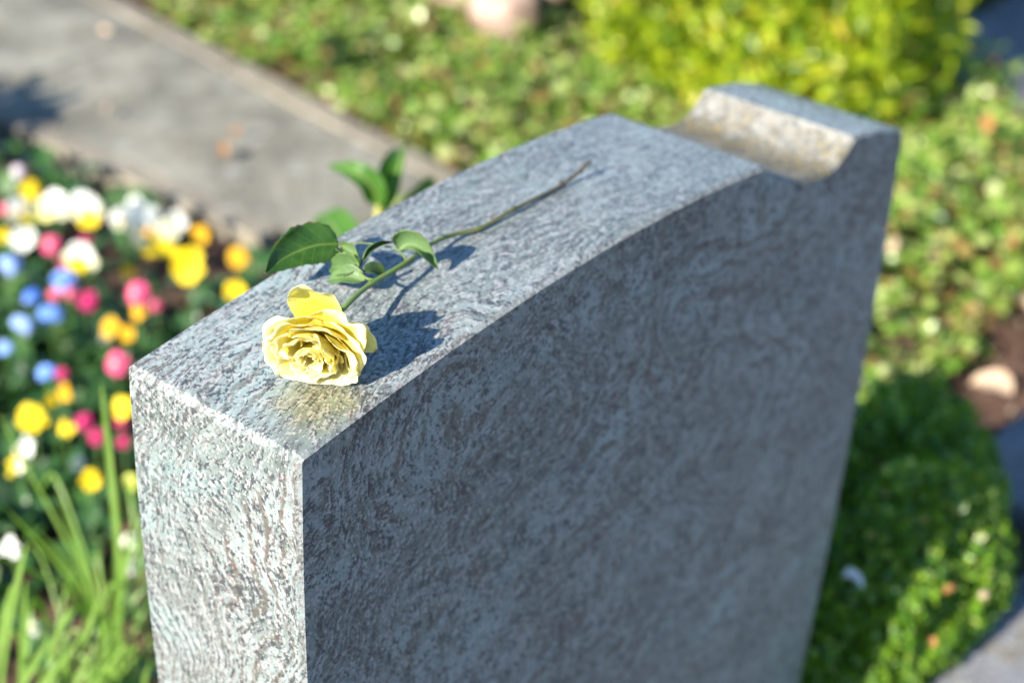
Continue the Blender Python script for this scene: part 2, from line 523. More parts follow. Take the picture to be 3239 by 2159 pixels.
def build_rose():
    root = empty('rose', (0.085, 0.06, 0.0085), 'pale yellow cut rose with crinkled petals lying on top of the grey granite headstone', 'rose')
    P = []
    rs = random.Random(11)
    reach = lambda th: 1.0 + 0.20 * math.sin(th) + 0.06 * math.cos(th)      # the bloom is longer on its upper side
    # heart: small petals rolled and folded together
    for k in range(7):
        P.append(dict(L=0.0205 + 0.0007 * k, wide=0.0060 + 0.0010 * k, r0=0.0010 + 0.0007 * k, al=[10, 16, -6 + k * 2, 0 + k * 5, 20 + k * 8], th0=k * 2.3 + 0.4,
                      ruf=0.0012, off=(0.0004 * (k % 3 - 1), -0.0010), z0=0.003, tilt=(rs.uniform(-.12, .12), rs.uniform(-.15, .15))))
    # folded middle rows
    for k in range(8):
        th = k * 2.4 + rs.uniform(-.25, .25)
        P.append(dict(L=0.0255 * reach(th) ** .6, wide=0.0145 + rs.uniform(-.003, .003), r0=0.0040, al=[34, 26, 4, 16 + rs.uniform(-10, 25), 60 + rs.uniform(-40, 50)],
                      th0=th, ruf=0.0030, off=(0, -0.0008), z0=0.002, tilt=(rs.uniform(-.2, .2), rs.uniform(-.28, .28))))
    for k in range(8):
        th = k * 2.4 + 0.9 + rs.uniform(-.25, .25)
        P.append(dict(L=0.0305 * reach(th), wide=0.0180 + rs.uniform(-.003, .003), r0=0.0055, al=[56, 40, 14, 30 + rs.uniform(-12, 30), 75 + rs.uniform(-40, 50)],
                      th0=th, ruf=0.0032, z0=0.001, tilt=(rs.uniform(-.16, .16), rs.uniform(-.22, .22))))
    for k in range(6):
        th = k * 1.047 + 0.3 + rs.uniform(-.2, .2)
        P.append(dict(L=0.0345 * reach(th), wide=0.0205 + rs.uniform(-.003, .003), r0=0.0065, al=[70, 52, 26, 42 + rs.uniform(-12, 25), 92 + rs.uniform(-35, 40)],
                      th0=th, ruf=0.0030, z0=0.0, tilt=(rs.uniform(-.12, .12), rs.uniform(-.2, .2))))
    # outer petals placed as they lie
    D = R
    P += [
        dict(L=0.0585, wide=0.0190, r0=0.006, al=[84, 80, 50, 32, 75], th0=D(84), ruf=0.0026, z0=-0.004, tip=0.02, roll=.12),      # tall cupped petal at the top
        dict(L=0.0470, wide=0.0235, r0=0.007, al=[76, 64, 46, 74, 150], th0=D(46), ruf=0.0028, z0=-0.001),                # broad petal turned back, upper right
        dict(L=0.0400, wide=0.0240, r0=0.007, al=[74, 60, 34, 62, 130], th0=D(12), ruf=0.0026, z0=-0.001),
        dict(L=0.0365, wide=0.0115, r0=0.008, al=[88, 82, 66, 62, 75], th0=D(8), ruf=0.0012, z0=-0.008, tip=0.10),        # pointed petal behind, right
        dict(L=0.0400, wide=0.0250, r0=0.007, al=[74, 62, 36, 80, 175], th0=D(143), ruf=0.0022, z0=-0.001),               # rolled rim, upper left
        dict(L=0.0360, wide=0.0200, r0=0.007, al=[70, 58, 38, 52, 100], th0=D(190), ruf=0.0028, z0=0.0),
        dict(L=0.0330, wide=0.0220, r0=0.007, al=[66, 52, 30, 46, 100], th0=D(236), ruf=0.0026, z0=0.0),
        dict(L=0.0330, wide=0.0240, r0=0.007, al=[66, 52, 28, 46, 95], th0=D(284), ruf=0.0026, z0=0.0),
        dict(L=0.0360, wide=0.0230, r0=0.007, al=[70, 56, 32, 48, 105], th0=D(328), ruf=0.0026, z0=0.0),
    ]
    inv = root.location
    for k, p in enumerate(P):
        tl = p.pop('tilt', (0, 0))
        roll = p.pop('roll', 0)
        th = p['th0']
        V, F, A, B = petal_grid(seed=k + 3, **p)
        rad, tan = Vector((math.cos(th), math.sin(th), 0)), Vector((-math.sin(th), math.cos(th), 0))
        Q = Matrix.Rotation(tl[0], 3, tan) @ Matrix.Rotation(tl[1], 3, rad) @ Matrix.Rotation(roll, 3, 'Z')
        V = [Q @ v for v in V]
        W = []
        for v in V:
            w = ROSE_C + ROSE_M @ (v * 0.91)
            floor = arch(w.x) + 0.0007 + 0.00004 * k
            if w.z < floor + 0.004:                      # petals pressed against the stone
                w.z = max(floor, floor + 0.004 - (floor + 0.004 - w.z) * 0.35)
            W.append(w - inv)
        o = mk('petal', W, F, ROSE_MAT, root, True, {'along': A, 'across': B})
        s = o.modifiers.new('thickness', 'SOLIDIFY')
        s.thickness = 0.0003
        s.offset = 0
        s = o.modifiers.new('smooth', 'SUBSURF')
        s.levels = s.render_levels = 1
    # ---- stem with knots
    green = NT('rose_stem')
    xz = green.node('ShaderNodeSeparateXYZ', {0: green.coord()}).outputs[0]
    cc = green.ramp(xz, [(0.02, (0.12, 0.21, 0.035)), (0.12, (0.10, 0.165, 0.03)), (0.18, (0.085, 0.105, 0.025)), (0.27, (0.060, 0.045, 0.022))])
    cc = green.mix(green.ramp(green.noise(green.coord(), 220, 4, 0.6), [(0.45, 0.0), (0.7, 0.5)]), cc, (0.16, 0.10, 0.05))
    green.base(cc, 0.45, 0.4)
    green.bump(green.noise(green.mapping(green.coord(), (60, 400, 400)), 1, 3), 0.3, 0.0006)
    path = [(0.0820, 0.0570, 0.0325), (0.1036, 0.0610, 0.0385), (0.1368, 0.0708, 0.0372), (0.1828, 0.0768, 0.0350), (0.2151, 0.0852, 0.0325), (0.2445, 0.0875, 0.0290), (0.2671, 0.0823, 0.0268),
            (0.3063, 0.0813, 0.0285), (0.3662, 0.0820, 0.0272), (0.4022, 0.0817, 0.0350)]
    sp = smooth_path(path, 10)
    rad = []
    for i, p in enumerate(sp):
        q = i / (len(sp) - 1)
        r = 0.00200 - 0.00055 * q
        for kx in (0.142, 0.2671, 0.306, 0.366):
            r += 0.0006 * math.exp(-((p.x - kx) / 0.003) ** 2)
        rad.append(r)
    sp = [Vector((p.x, p.y, max(p.z, arch(p.x) + r + 0.0001))) for p, r in zip(sp, rad)]
    V, F = tube(sp, rad, 10)
    mk('stem', [v - inv for v in V], F, green.m, root)
    # hip and sepals behind the bloom
    hip = [ROSE_C + ROSE_AX * t for t in (-0.013, -0.010, -0.005, 0.001, 0.004)]
    V, F = tube(hip, [0.0024, 0.0052, 0.0064, 0.0062, 0.004], 12)
    mk('hip', [v - inv for v in V], F, green.m, root)
    leafm = mat_rose_leaf()
    for k in range(5):
        a = k * 1.257 + 0.2
        out = ROSE_X * math.cos(a) + ROSE_Y * math.sin(a)
        b0 = ROSE_C + out * 0.005
        pts = [b0, b0 + out * 0.009 - ROSE_AX * 0.004, b0 + out * 0.016 - ROSE_AX * 0.011]
        pts = [Vector((p.x, p.y, max(p.z, arch(p.x) + 0.001))) for p in pts]
        V, F = leaf_from(pts, 0.0034, -ROSE_AX, nu=5, nv=8, shape='lance', serr=0)[:2]
        mk('sepal', [v - inv for v in V], F, leafm, root)
    for x, side in ((0.142, 1), (0.306, -1), (0.366, 1), (0.232, -1)):
        p = min(sp, key=lambda q: abs(q.x - x))
        V, F = tube([p + Vector((0, 0, 0.0012)), p + Vector((-0.001, 0.001 * side, 0.0032)), p + Vector((-0.0028, 0.002 * side, 0.0046))], [0.0012, 0.0006, 0.0001], 6)
        mk('thorn', [v - inv for v in V], F, green.m, root)
    # ---- leaves on a bent leaf stalk
    def stalk(pts, r=0.0008):
        sp2 = smooth_path(pts, 6)
        V, F = tube(sp2, [r * (1 - 0.3 * i / len(sp2)) for i in range(len(sp2))], 6)
        return mk('leaf_stalk', [v - inv for v in V], F, green.m, root)
    node = (0.1440, 0.0728, 0.0380)
    stalk([node, (0.1445, 0.0800, 0.0370), (0.1470, 0.0880, 0.0375), (0.1525, 0.0945, 0.0400), (0.1600, 0.1040, 0.0400), (0.1640, 0.1160, 0.0385), (0.1650, 0.1260, 0.0385)], 0.0010)
    stalk([(0.1828, 0.0775, 0.0352), (0.1860, 0.0860, 0.0385), (0.1830, 0.0960, 0.0400), (0.1790, 0.1080, 0.0395), (0.1680, 0.1230, 0.0390)], 0.0007)
    LV = [  # points base..tip, half width, face normal, fold, seed, tone
        ([(0.1655, 0.1250, 0.0385), (0.1480, 0.1330, 0.0405), (0.1270, 0.1375, 0.0390), (0.1030, 0.1345, 0.0370)], 0.0185, (-0.45, -0.55, 0.70), 0.28, 1, 0.0),
        ([(0.1545, 0.0930, 0.0370), (0.1600, 0.1040, 0.0390), (0.1630, 0.1150, 0.0385), (0.1660, 0.1220, 0.0360)], 0.0120, (-0.75, -0.30, 0.60), 0.75, 2, 1.0),
        ([(0.1560, 0.0950, 0.0380), (0.1660, 0.0980, 0.0425), (0.1760, 0.0975, 0.0440), (0.1880, 0.0950, 0.0420)], 0.0078, (-0.50, -0.70, 0.50), 0.85, 3, 0.7),
        ([(0.1450, 0.0815, 0.0330), (0.1435, 0.0930, 0.0330), (0.1420, 0.1040, 0.0285), (0.1410, 0.1140, 0.0225)], 0.0088, (-0.50, -0.25, 0.85), 0.35, 4, 0.6),
        ([(0.1860, 0.0880, 0.0390), (0.1905, 0.0830, 0.0430), (0.1960, 0.0740, 0.0400), (0.2010, 0.0640, 0.0270)], 0.0150, (-0.60, -0.30, 0.70), 0.70, 5, 0.9),
        ([(0.1500, 0.0880, 0.0370), (0.1570, 0.0870, 0.0350), (0.1640, 0.0860, 0.0310), (0.1700, 0.0850, 0.0255)], 0.0070, (-0.40, -0.50, 0.75), 0.5, 6, 0.5),
        ([(0.1520, 0.0920, 0.0385), (0.1500, 0.1010, 0.0360), (0.1490, 0.1110, 0.0320), (0.1500, 0.1190, 0.0270)], 0.0105, (-0.75, -0.20, 0.60), 0.4, 7, 0.4),
    ]
    for pts, hw, nrm, fold, sd, tone in LV:
        V, F, A, B = leaf_from([Vector(p) for p in pts], hw, Vector(nrm), nu=13, nv=26, fold=fold, seed=sd, serr=0.06)
        W = []
        for v in V:
            W.append(Vector((v.x, v.y, max(v.z, (arch(v.x) + 0.0008) if v.y < 0.158 else -1))) - inv)
        o = mk('leaf', W, F, leafm, root, True, {'along': A, 'across': B, 'pale': [tone] * len(A)})
        s = o.modifiers.new('thickness', 'SOLIDIFY')
        s.thickness = 0.00035
        s.offset = 0
    return root


def mat_rose_leaf():
    m = NT('rose_leaf')
    u = m.node('ShaderNodeAttribute', attribute_name='across').outputs['Fac']
    v = m.node('ShaderNodeAttribute', attribute_name='along').outputs['Fac']
    pale = m.node('ShaderNodeAttribute', attribute_name='pale').outputs['Fac']
    co = m.coord()
    au = m.math('ABSOLUTE', u)
    # herring-bone side veins
    sv = m.math('SINE', m.math('MULTIPLY', m.math('SUBTRACT', v, m.math('MULTIPLY', au, 0.22)), 46.0))
    vein = m.math('MAXIMUM', m.ramp(sv, [(0.93, 0.0), (0.995, 0.35)]), m.ramp(au, [(0.02, 1.0), (0.07, 0.0)]))
    c = m.mix(m.ramp(m.noise(co, 120, 4, 0.6), [(0.35, 0.0), (0.65, 1.0)]), (0.020, 0.070, 0.008), (0.040, 0.105, 0.014))
    c = m.mix(m.math('MULTIPLY', pale, 0.85), c, (0.17, 0.27, 0.11))
    c = m.mix(m.math('MULTIPLY', vein, 0.5), c, (0.20, 0.28, 0.06))
    rim = m.ramp(au, [(0.93, 0.0), (0.99, 1.0)])
    c = m.mix(m.math('MULTIPLY', rim, m.ramp(m.noise(co, 90, 2), [(0.5, 0.0), (0.6, 0.8)])), c, (0.12, 0.05, 0.02))
    m.base(c, 0.42, 0.45)
    m.bump(m.math('SUBTRACT', m.noise(co, 300, 3), m.math('MULTIPLY', vein, 0.8)), 0.45, 0.0006)
    m.translucent(m.mix(1.0, c, (1.5, 1.8, 0.6), 'MULTIPLY'), 0.3)
    return m.m


def leaf_from(pts, hw, nrm, nu=11, nv=20, fold=0.3, seed=0, shape='ovate', serr=0.05):
    """leaf blade along the midrib pts; half width hw; folded up along the midrib by fold (0 flat .. 1 closed)"""
    mid = smooth_path(pts, 8)
    n = len(mid)
    V, A, B = [], [], []
    rs = random.Random(seed * 7 + 1)
    ph = [rs.uniform(0, 6) for _ in range(3)]
    for j in range(nv):
        v = j / (nv - 1)
        f = v * (n - 1)
        i0 = min(int(f), n - 2)
        p = mid[i0].lerp(mid[i0 + 1], f - i0)
        t = (mid[min(i0 + 2, n - 1)] - mid[max(i0 - 1, 0)]).normalized()
        x = t.cross(nrm).normalized()
        z = x.cross(t)
        if shape == 'ovate':
            w = hw * (math.sin(PI * min(1, v ** 0.72)) ** 0.75) * (1 - 0.12 * v)
        elif shape == 'lance':
            w = hw * (math.sin(PI * (0.12 + 0.88 * v) ** 0.9) ** 0.8)
        else:
            w = hw * (0.55 + 0.45 * math.sin(PI * min(1, v * 0.8 + .1))) * (1 - v ** 5)
        for i in range(nu):
            u = -1 + 2 * i / (nu - 1)
            ww = w * (1 + (serr * ((v * 15) % 1.0 - 0.5) * 2 if abs(u) > 0.95 else 0))
            ang = fold * PI * 0.5 * (0.55 + 0.45 * abs(u))
            lift = ww * abs(u) * math.sin(ang)
            side = ww * u * math.cos(ang)
            lift += hw * 0.10 * math.sin(6 * v + ph[0] + 2.2 * u) * abs(u) + hw * 0.06 * math.sin(15 * v + ph[1]) * abs(u) ** 2
            V.append(p + x * side + z * lift)
            A.append(v)
            B.append(u)
    F = []
    for j in range(nv - 1):
        for i in range(nu - 1):
            F.append((j * nu + i, j * nu + i + 1, (j + 1) * nu + i + 1, (j + 1) * nu + i))
    return V, F, A, B


rose = build_rose()


# positions worked out from the scene's measured layout (metres)
PANSIES=[
    ((0.941, 1.61, -0.7), 0.011, 'yellow', 'yellow pansy at the far left end of the back row, above a cream pansy'),
    ((0.881, 1.555, -0.7), 0.0159, 'cream', 'cream pansy at the left end of the back row, just under a yellow pansy'),
    ((0.93, 1.533, -0.7), 0.016, 'wy', 'white pansy with soft yellow lower petal, left of the white pair at the back'),
    ((0.961, 1.486, -0.7), 0.0175, 'wy2', 'white pansy with bright yellow lower petal, right of the pair at the back'),
    ((1.026, 1.441, -0.7), 0.008, 'white', 'small white pansy highest of the group in front of the path corner'),
    ((0.987, 1.429, -0.71), 0.0124, 'cream', 'small cream pansy with dull yellow lip, between the white pair and the largest white pansy'),
    ((0.961, 1.333, -0.69), 0.0227, 'wy2', 'largest white pansy with a broad yellow lower petal, middle of the back row'),
    ((1.009, 1.326, -0.69), 0.0137, 'white', 'pure white pansy touching the largest white and yellow pansy on its right'),
    ((1.012, 1.265, -0.69), 0.0122, 'amber', 'amber yellow pansy nearest the end of the path'),
    ((0.936, 1.208, -0.69), 0.0195, 'yellow', 'large bright yellow pansy just below the amber one near the path end'),
    ((1.014, 1.182, -0.7), 0.0114, 'amber', 'amber pansy alone on dark soil between the path end and headstone'),
    ((0.915, 1.079, -0.68), 0.0125, 'yellow', 'yellow pansy half hidden by the rear top edge of the headstone'),
    ((0.811, 1.508, -0.7), 0.008, 'yellow', 'yellow pansy cut by the left picture edge beside a white one'),
    ((0.825, 1.475, -0.7), 0.0115, 'white', 'white pansy beside the yellow one at the left picture edge'),
    ((0.837, 1.347, -0.69), 0.0148, 'wy2', 'white pansy with yellow lip in front of a pink daisy'),
    ((0.75, 1.172, -0.71), 0.0098, 'amber', 'amber pansy, left of two side by side under the middle pink daisy'),
    ((0.755, 1.141, -0.71), 0.008, 'amber', 'amber pansy, right of two side by side under the middle pink daisy'),
    ((0.818, 1.192, -0.72), 0.008, 'amber', 'small amber pansy directly under the pink daisy in the middle of the bed'),
    ((0.909, 1.328, -0.74), 0.008, 'amber', 'small amber pansy low in the leaves above the middle pink daisy'),
    ((0.514, 1.049, -0.7), 0.0147, 'yellow', 'tall bright yellow pansy above the white one at the lower left of the bed'),
    ((0.557, 1.067, -0.7), 0.008, 'yellow', 'small yellow pansy up and right of the tall bright yellow one'),
    ((0.594, 1.081, -0.71), 0.008, 'amber', 'smallest amber pansy in the lower bed, under the small blue flowers'),
    ((0.532, 0.999, -0.7), 0.0083, 'yellow', 'yellow pansy touching the magenta daisies on their left'),
    ((0.594, 0.957, -0.68), 0.0112, 'yellow', 'yellow pansy half hidden by the left end of the headstone'),
    ((0.439, 0.98, -0.69), 0.0183, 'cream', 'cream pansy with a yellow eye crossed by a long grass blade'),
    ((0.469, 0.87, -0.69), 0.0098, 'yellow', 'lone yellow pansy beside the tall upright grass blade'),
    ((0.297, 0.796, -0.66), 0.01, 'white', 'white pansy among the grass blades at the left picture edge'),
    ((0.508, 0.838, -0.7), 0.008, 'lime', 'small lime yellow pansy bud close to the left end of the headstone'),
]
DAISIES=[
    ((0.866, 1.585, -0.7), 0.008, 'pink', 'pink daisy cut by the left picture edge level with the back row'),
    ((0.995, 1.72, -0.72), 0.008, 'lilac', 'pale lilac daisy alone on the soil farthest back'),
    ((0.841, 1.428, -0.7), 0.0128, 'pink', 'coral pink daisy left of the white and yellow pansy'),
    ((0.888, 1.399, -0.7), 0.0101, 'magenta', 'magenta daisy peeping out behind the white and yellow pansy'),
    ((0.84, 1.396, -0.72), 0.008, 'magenta', 'small magenta daisy bud below the coral pink daisy'),
    ((0.745, 1.297, -0.7), 0.008, 'pink', 'pink daisy, left one of the row under the light blue flowers'),
    ((0.764, 1.282, -0.7), 0.008, 'pink', 'pink daisy, middle one of the row under the light blue flowers'),
    ((0.768, 1.245, -0.7), 0.0125, 'magenta', 'dark magenta daisy at the right end of the row under the blue flowers'),
    ((0.822, 1.193, -0.69), 0.0151, 'pink', 'pink daisy in the middle of the bed, largest of its pair'),
    ((0.826, 1.16, -0.7), 0.008, 'pink', 'small pink daisy leaning against the larger one in mid bed'),
    ((0.663, 1.048, -0.68), 0.0145, 'pink', 'pink daisy with pale middle right beside the headstone corner'),
    ((0.612, 1.11, -0.7), 0.008, 'magenta', 'small dark pink daisy beside light blue flowers near the bed centre'),
    ((0.548, 0.981, -0.69), 0.01, 'magenta', 'magenta daisy, upper left one behind the tall grass blade'),
    ((0.536, 0.94, -0.69), 0.0094, 'magenta', 'magenta daisy, lower right one of two behind the tall grass blade'),
    ((0.59, 0.956, -0.7), 0.008, 'magenta', 'magenta daisy under the half hidden yellow pansy by the headstone'),
    ((0.561, 0.917, -0.7), 0.008, 'magenta', 'lowest magenta daisy, against the left end of the headstone'),
    ((0.276, 0.746, -0.74), 0.008, 'white', 'small white daisy low among the grass blades near the left bottom'),
    ((0.443, 0.768, -0.72), 0.008, 'white', 'white daisy close to the left end of the headstone behind blades'),
    ((0.524, 0.97, -0.74), 0.008, 'white', 'greenish white daisy between the magenta pair and lone yellow pansy'),
    ((0.427, 0.749, -0.74), 0.008, 'lilac', 'tiny pale daisy bud right beside the headstone above the grass'),
]
FORGET_ME_NOTS=[
    ((0.754, 1.418, -0.7), 0.0147, 'light blue forget-me-nots at the left picture edge, top cluster'),
    ((0.783, 1.319, -0.7), 0.0206, 'light blue forget-me-nots above the row of pink daisies'),
    ((0.729, 1.333, -0.71), 0.0099, 'deep blue forget-me-nots left of the pink daisy row'),
    ((0.714, 1.268, -0.71), 0.0144, 'mid blue forget-me-nots below the left pink daisy of the row'),
    ((0.656, 1.263, -0.7), 0.013, 'light blue forget-me-nots left of the mid blue cluster'),
    ((0.599, 1.225, -0.7), 0.008, 'light blue forget-me-nots at the left picture edge, lowest cluster'),
    ((0.602, 1.131, -0.7), 0.008, 'small blue forget-me-not cluster beside a dark pink daisy'),
]
BLADES=[
    ([(0.25, 0.528, -0.292), (0.288, 0.579, -0.435), (0.313, 0.617, -0.609), (0.338, 0.665, -0.772)], 0.0085),
    ([(0.215, 0.653, -0.366), (0.259, 0.684, -0.47), (0.303, 0.698, -0.591), (0.341, 0.704, -0.729)], 0.0085),
    ([(0.244, 0.615, -0.462), (0.277, 0.64, -0.555), (0.305, 0.661, -0.659), (0.333, 0.679, -0.764)], 0.0075),
    ([(0.192, 0.629, -0.459), (0.245, 0.643, -0.556), (0.294, 0.656, -0.66), (0.339, 0.685, -0.751)], 0.007),
    ([(0.249, 0.665, -0.541), (0.284, 0.688, -0.6), (0.318, 0.696, -0.678), (0.347, 0.7, -0.765)], 0.006),
    ([(0.165, 0.624, -0.499), (0.234, 0.634, -0.579), (0.289, 0.662, -0.659), (0.338, 0.691, -0.747)], 0.007),
    ([(0.138, 0.515, -0.412), (0.154, 0.567, -0.5), (0.161, 0.613, -0.605), (0.169, 0.653, -0.715)], 0.0085),
    ([(0.146, 0.539, -0.475), (0.167, 0.592, -0.586), (0.182, 0.637, -0.715)], 0.006),
    ([(0.164, 0.496, -0.495), (0.181, 0.562, -0.598), (0.194, 0.622, -0.714)], 0.0075),
    ([(0.147, 0.458, -0.498), (0.153, 0.528, -0.593), (0.164, 0.593, -0.687)], 0.0075),
    ([(0.116, 0.468, -0.489), (0.136, 0.538, -0.585), (0.152, 0.607, -0.687)], 0.0075),
    ([(0.264, 0.524, -0.471), (0.286, 0.573, -0.573), (0.303, 0.619, -0.684), (0.327, 0.666, -0.786)], 0.008),
    ([(0.238, 0.494, -0.593), (0.271, 0.566, -0.67), (0.305, 0.643, -0.741)], 0.007),
    ([(0.209, 0.513, -0.516), (0.22, 0.551, -0.591), (0.224, 0.593, -0.672), (0.227, 0.633, -0.757)], 0.006),
    ([(0.197, 0.46, -0.546), (0.209, 0.525, -0.628), (0.218, 0.585, -0.72)], 0.007),
    ([(0.291, 0.577, -0.44), (0.321, 0.623, -0.548), (0.341, 0.667, -0.67), (0.358, 0.71, -0.798)], 0.0065),
    ([(0.212, 0.448, -0.577), (0.237, 0.492, -0.645), (0.256, 0.53, -0.726)], 0.007),
    ([(0.144, 0.446, -0.513), (0.167, 0.504, -0.598), (0.184, 0.56, -0.693)], 0.007),
    ([(0.156, 0.434, -0.509), (0.18, 0.489, -0.597), (0.198, 0.542, -0.692)], 0.006),
    ([(0.171, 0.517, -0.561), (0.189, 0.559, -0.64), (0.202, 0.597, -0.729)], 0.006),
    ([(0.114, 0.513, -0.446), (0.125, 0.554, -0.519), (0.131, 0.591, -0.602), (0.138, 0.625, -0.688)], 0.007),
    ([(0.222, 0.666, -0.633), (0.245, 0.683, -0.682), (0.275, 0.69, -0.732), (0.309, 0.692, -0.783)], 0.005),
    ([(0.262, 0.645, -0.603), (0.282, 0.666, -0.652), (0.306, 0.677, -0.705), (0.333, 0.683, -0.76)], 0.005),
    ([(0.278, 0.54, -0.591), (0.305, 0.593, -0.676), (0.327, 0.645, -0.767)], 0.006),
]


# ------------------------------------------------------------------ the setting: soil, paths
def mat_soil():
    m = NT('soil')
    co = m.coord()
    n = m.noise(co, 14, 8, 0.7)
    c = m.ramp(n, [(0.3, (0.022, 0.013, 0.009)), (0.47, (0.070, 0.040, 0.027)), (0.6, (0.15, 0.09, 0.062)), (0.75, (0.27, 0.19, 0.145))])
    c = m.mix(m.ramp(m.noise(co, 2.2, 3), [(0.4, 0.0), (0.7, 0.6)]), c, (0.13, 0.075, 0.055))
    m.base(c, 0.95, 0.15)
    m.bump(m.math('ADD', n, m.math('MULTIPLY', m.noise(co, 90, 4), 0.5)), 0.9, 0.03)
    return m.m


def mat_path(name, lo, hi, moss=(0.16, 0.135, 0.085)):
    m = NT(name)
    co = m.coord()
    c = m.mix(m.ramp(m.noise(co, 6, 6, 0.65), [(0.40, 0.0), (0.60, 1.0)]), lo, hi)
    c = m.mix(m.ramp(m.noise(co, 13, 4, 0.6), [(0.52, 0.0), (0.64, 0.6)]), c, moss)
    sp = m.noise(co, 160, 3, 0.7)
    c = m.mix(m.ramp(sp, [(0.4, 0.35), (0.6, 0.0)]), c, (0.08, 0.08, 0.08))
    c = m.mix(m.ramp(sp, [(0.56, 0.0), (0.68, 0.5)]), c, (0.55, 0.55, 0.52))
    c = m.mix(m.ramp(m.voronoi(co, 9), [(0.10, 0.6), (0.24, 0.0)]), c, (0.30, 0.295, 0.26))
    m.base(c, 0.85, 0.25)
    m.bump(m.math('ADD', sp, m.noise(co, 40, 3)), 0.5, 0.004)
    return m.m


def wavy_sheet(name, x0, x1, y0, y1, z, amp, nx, ny, mat, seed):
    V, F = [], []
    for j in range(ny + 1):
        for i in range(nx + 1):
            x, y = x0 + (x1 - x0) * i / nx, y0 + (y1 - y0) * j / ny
            V.append((x, y, z + amp * noise.fractal(Vector((x * 6 + seed, y * 6, 0)), 1.0, 2.0, 4)))
    for j in range(ny):
        for i in range(nx):
            a = j * (nx + 1) + i
            F.append((a, a + 1, a + nx + 2, a + nx + 1))
    return mk(name, V, F, mat)


SOIL = mat_soil()
g = mk('ground', [(-60, -60, GZ - 0.04), (60, -60, GZ - 0.04), (60, 60, GZ - 0.04), (-60, 60, GZ - 0.04)], [(0, 1, 2, 3)], SOIL)
tag(g, kind='structure')
b = wavy_sheet('soil_bed', -1.2, 4.6, -1.4, 4.6, GZ, 0.016, 190, 190, SOIL, 3.3)
tag(b, kind='structure')


def slab(name, poly, z0, z1, mat, jitter=0.004, seed=0, sub=26, parent=None):
    """flagstone: polygon with slightly broken edges and a rounded arris"""
    rs = random.Random(seed)
    pts = []
    n = len(poly)
    for i in range(n):
        a, c = Vector(poly[i]), Vector(poly[(i + 1) % n])
        k = max(2, int((c - a).length / 0.03))
        for q in range(k):
            p = a.lerp(c, q / k)
            pts.append(p + Vector((rs.uniform(-1, 1), rs.uniform(-1, 1))) * jitter)
    cen = sum(pts, Vector((0, 0))) / len(pts)
    N = len(pts)
    V = [(p.x, p.y, z0) for p in pts] + [(p.x, p.y, z1 - 0.008) for p in pts]
    V += [(*(p + (cen - p).normalized() * 0.008), z1) for p in pts]
    F = [(r * N + i, r * N + (i + 1) % N, (r + 1) * N + (i + 1) % N, (r + 1) * N + i) for r in range(2) for i in range(N)]
    F.append(tuple(range(2 * N, 3 * N)))
    return mk(name, V, F, mat, parent, smooth=False)


PATH = mat_path('path_stone', (0.120, 0.112, 0.080), (0.270, 0.255, 0.195))
KERB = mat_path('kerb_stone', (0.165, 0.138, 0.10), (0.255, 0.22, 0.16), moss=(0.17, 0.15, 0.09))
SLATE = mat_path('dark_paving', (0.11, 0.115, 0.125), (0.18, 0.185, 0.20))
pr = bpy.data.objects.new('path', None)
COL.objects.link(pr)
pr.location = (1.48, 1.25, GZ)
tag(pr, kind='structure')
y = 0.0
for k in range(4):
    ex = lambda q: 0.125 + 0.145 * q
    o = slab('paving_slab', [(-0.205, y + (0.10 if k == 0 else 0)), (0.02, y - (0.0 if k else 0.015)), (ex(y), y), (ex(y + .985), y + 0.985), (-0.205, y + 0.985)], -0.02, 0.040, PATH, 0.004, k, parent=pr)
    y += 0.990
for sx, sl in ((-0.234, 0.0), (0.155, 0.145)):
    y = 0.10 if sx < 0 else -0.02
    for k in range(5):
        slab('kerb_stone', [(sx - 0.026 + sl * y, y), (sx + 0.026 + sl * y, y), (sx + 0.026 + sl * (y + .745), y + 0.745), (sx - 0.026 + sl * (y + .745), y + 0.745)], -0.02, 0.044, KERB, 0.004, k + 11, parent=pr)
        y += 0.749
pv = bpy.data.objects.new('pavement', None)
COL.objects.link(pv)
pv.location = (1.5, -0.41, GZ)
tag(pv, kind='structure')
for i in range(5):
    for j in range(3):
        x0, y0 = -1.3 + i * 0.52, -0.85 + j * 0.402
        slab('paving_slab', [(x0, y0), (x0 + 0.508, y0), (x0 + 0.508, y0 + 0.39), (x0, y0 + 0.39)], -0.02, 0.035, SLATE, 0.003, i * 7 + j, parent=pv)
for i in range(2):
    x0 = -0.10 + i * 0.40
    slab('paving_slab', [(x0, 0.356), (x0 + 0.39, 0.356), (x0 + 0.39, 0.515), (x0, 0.515)], -0.02, 0.035, SLATE, 0.003, 90 + i, parent=pv)
pw = bpy.data.objects.new('pavement', None)
COL.objects.link(pw)
pw.location = (3.3, 0.55, GZ)
tag(pw, kind='structure')
for i in range(3):
    for j in range(2):
        x0, y0 = -0.5 + i * 0.46, -0.25 + j * 0.33
        slab('paving_slab', [(x0, y0), (x0 + 0.45, y0), (x0 + 0.45, y0 + 0.32), (x0, y0 + 0.32)], -0.02, 0.03, SLATE, 0.003, 50 + i * 7 + j, parent=pw)


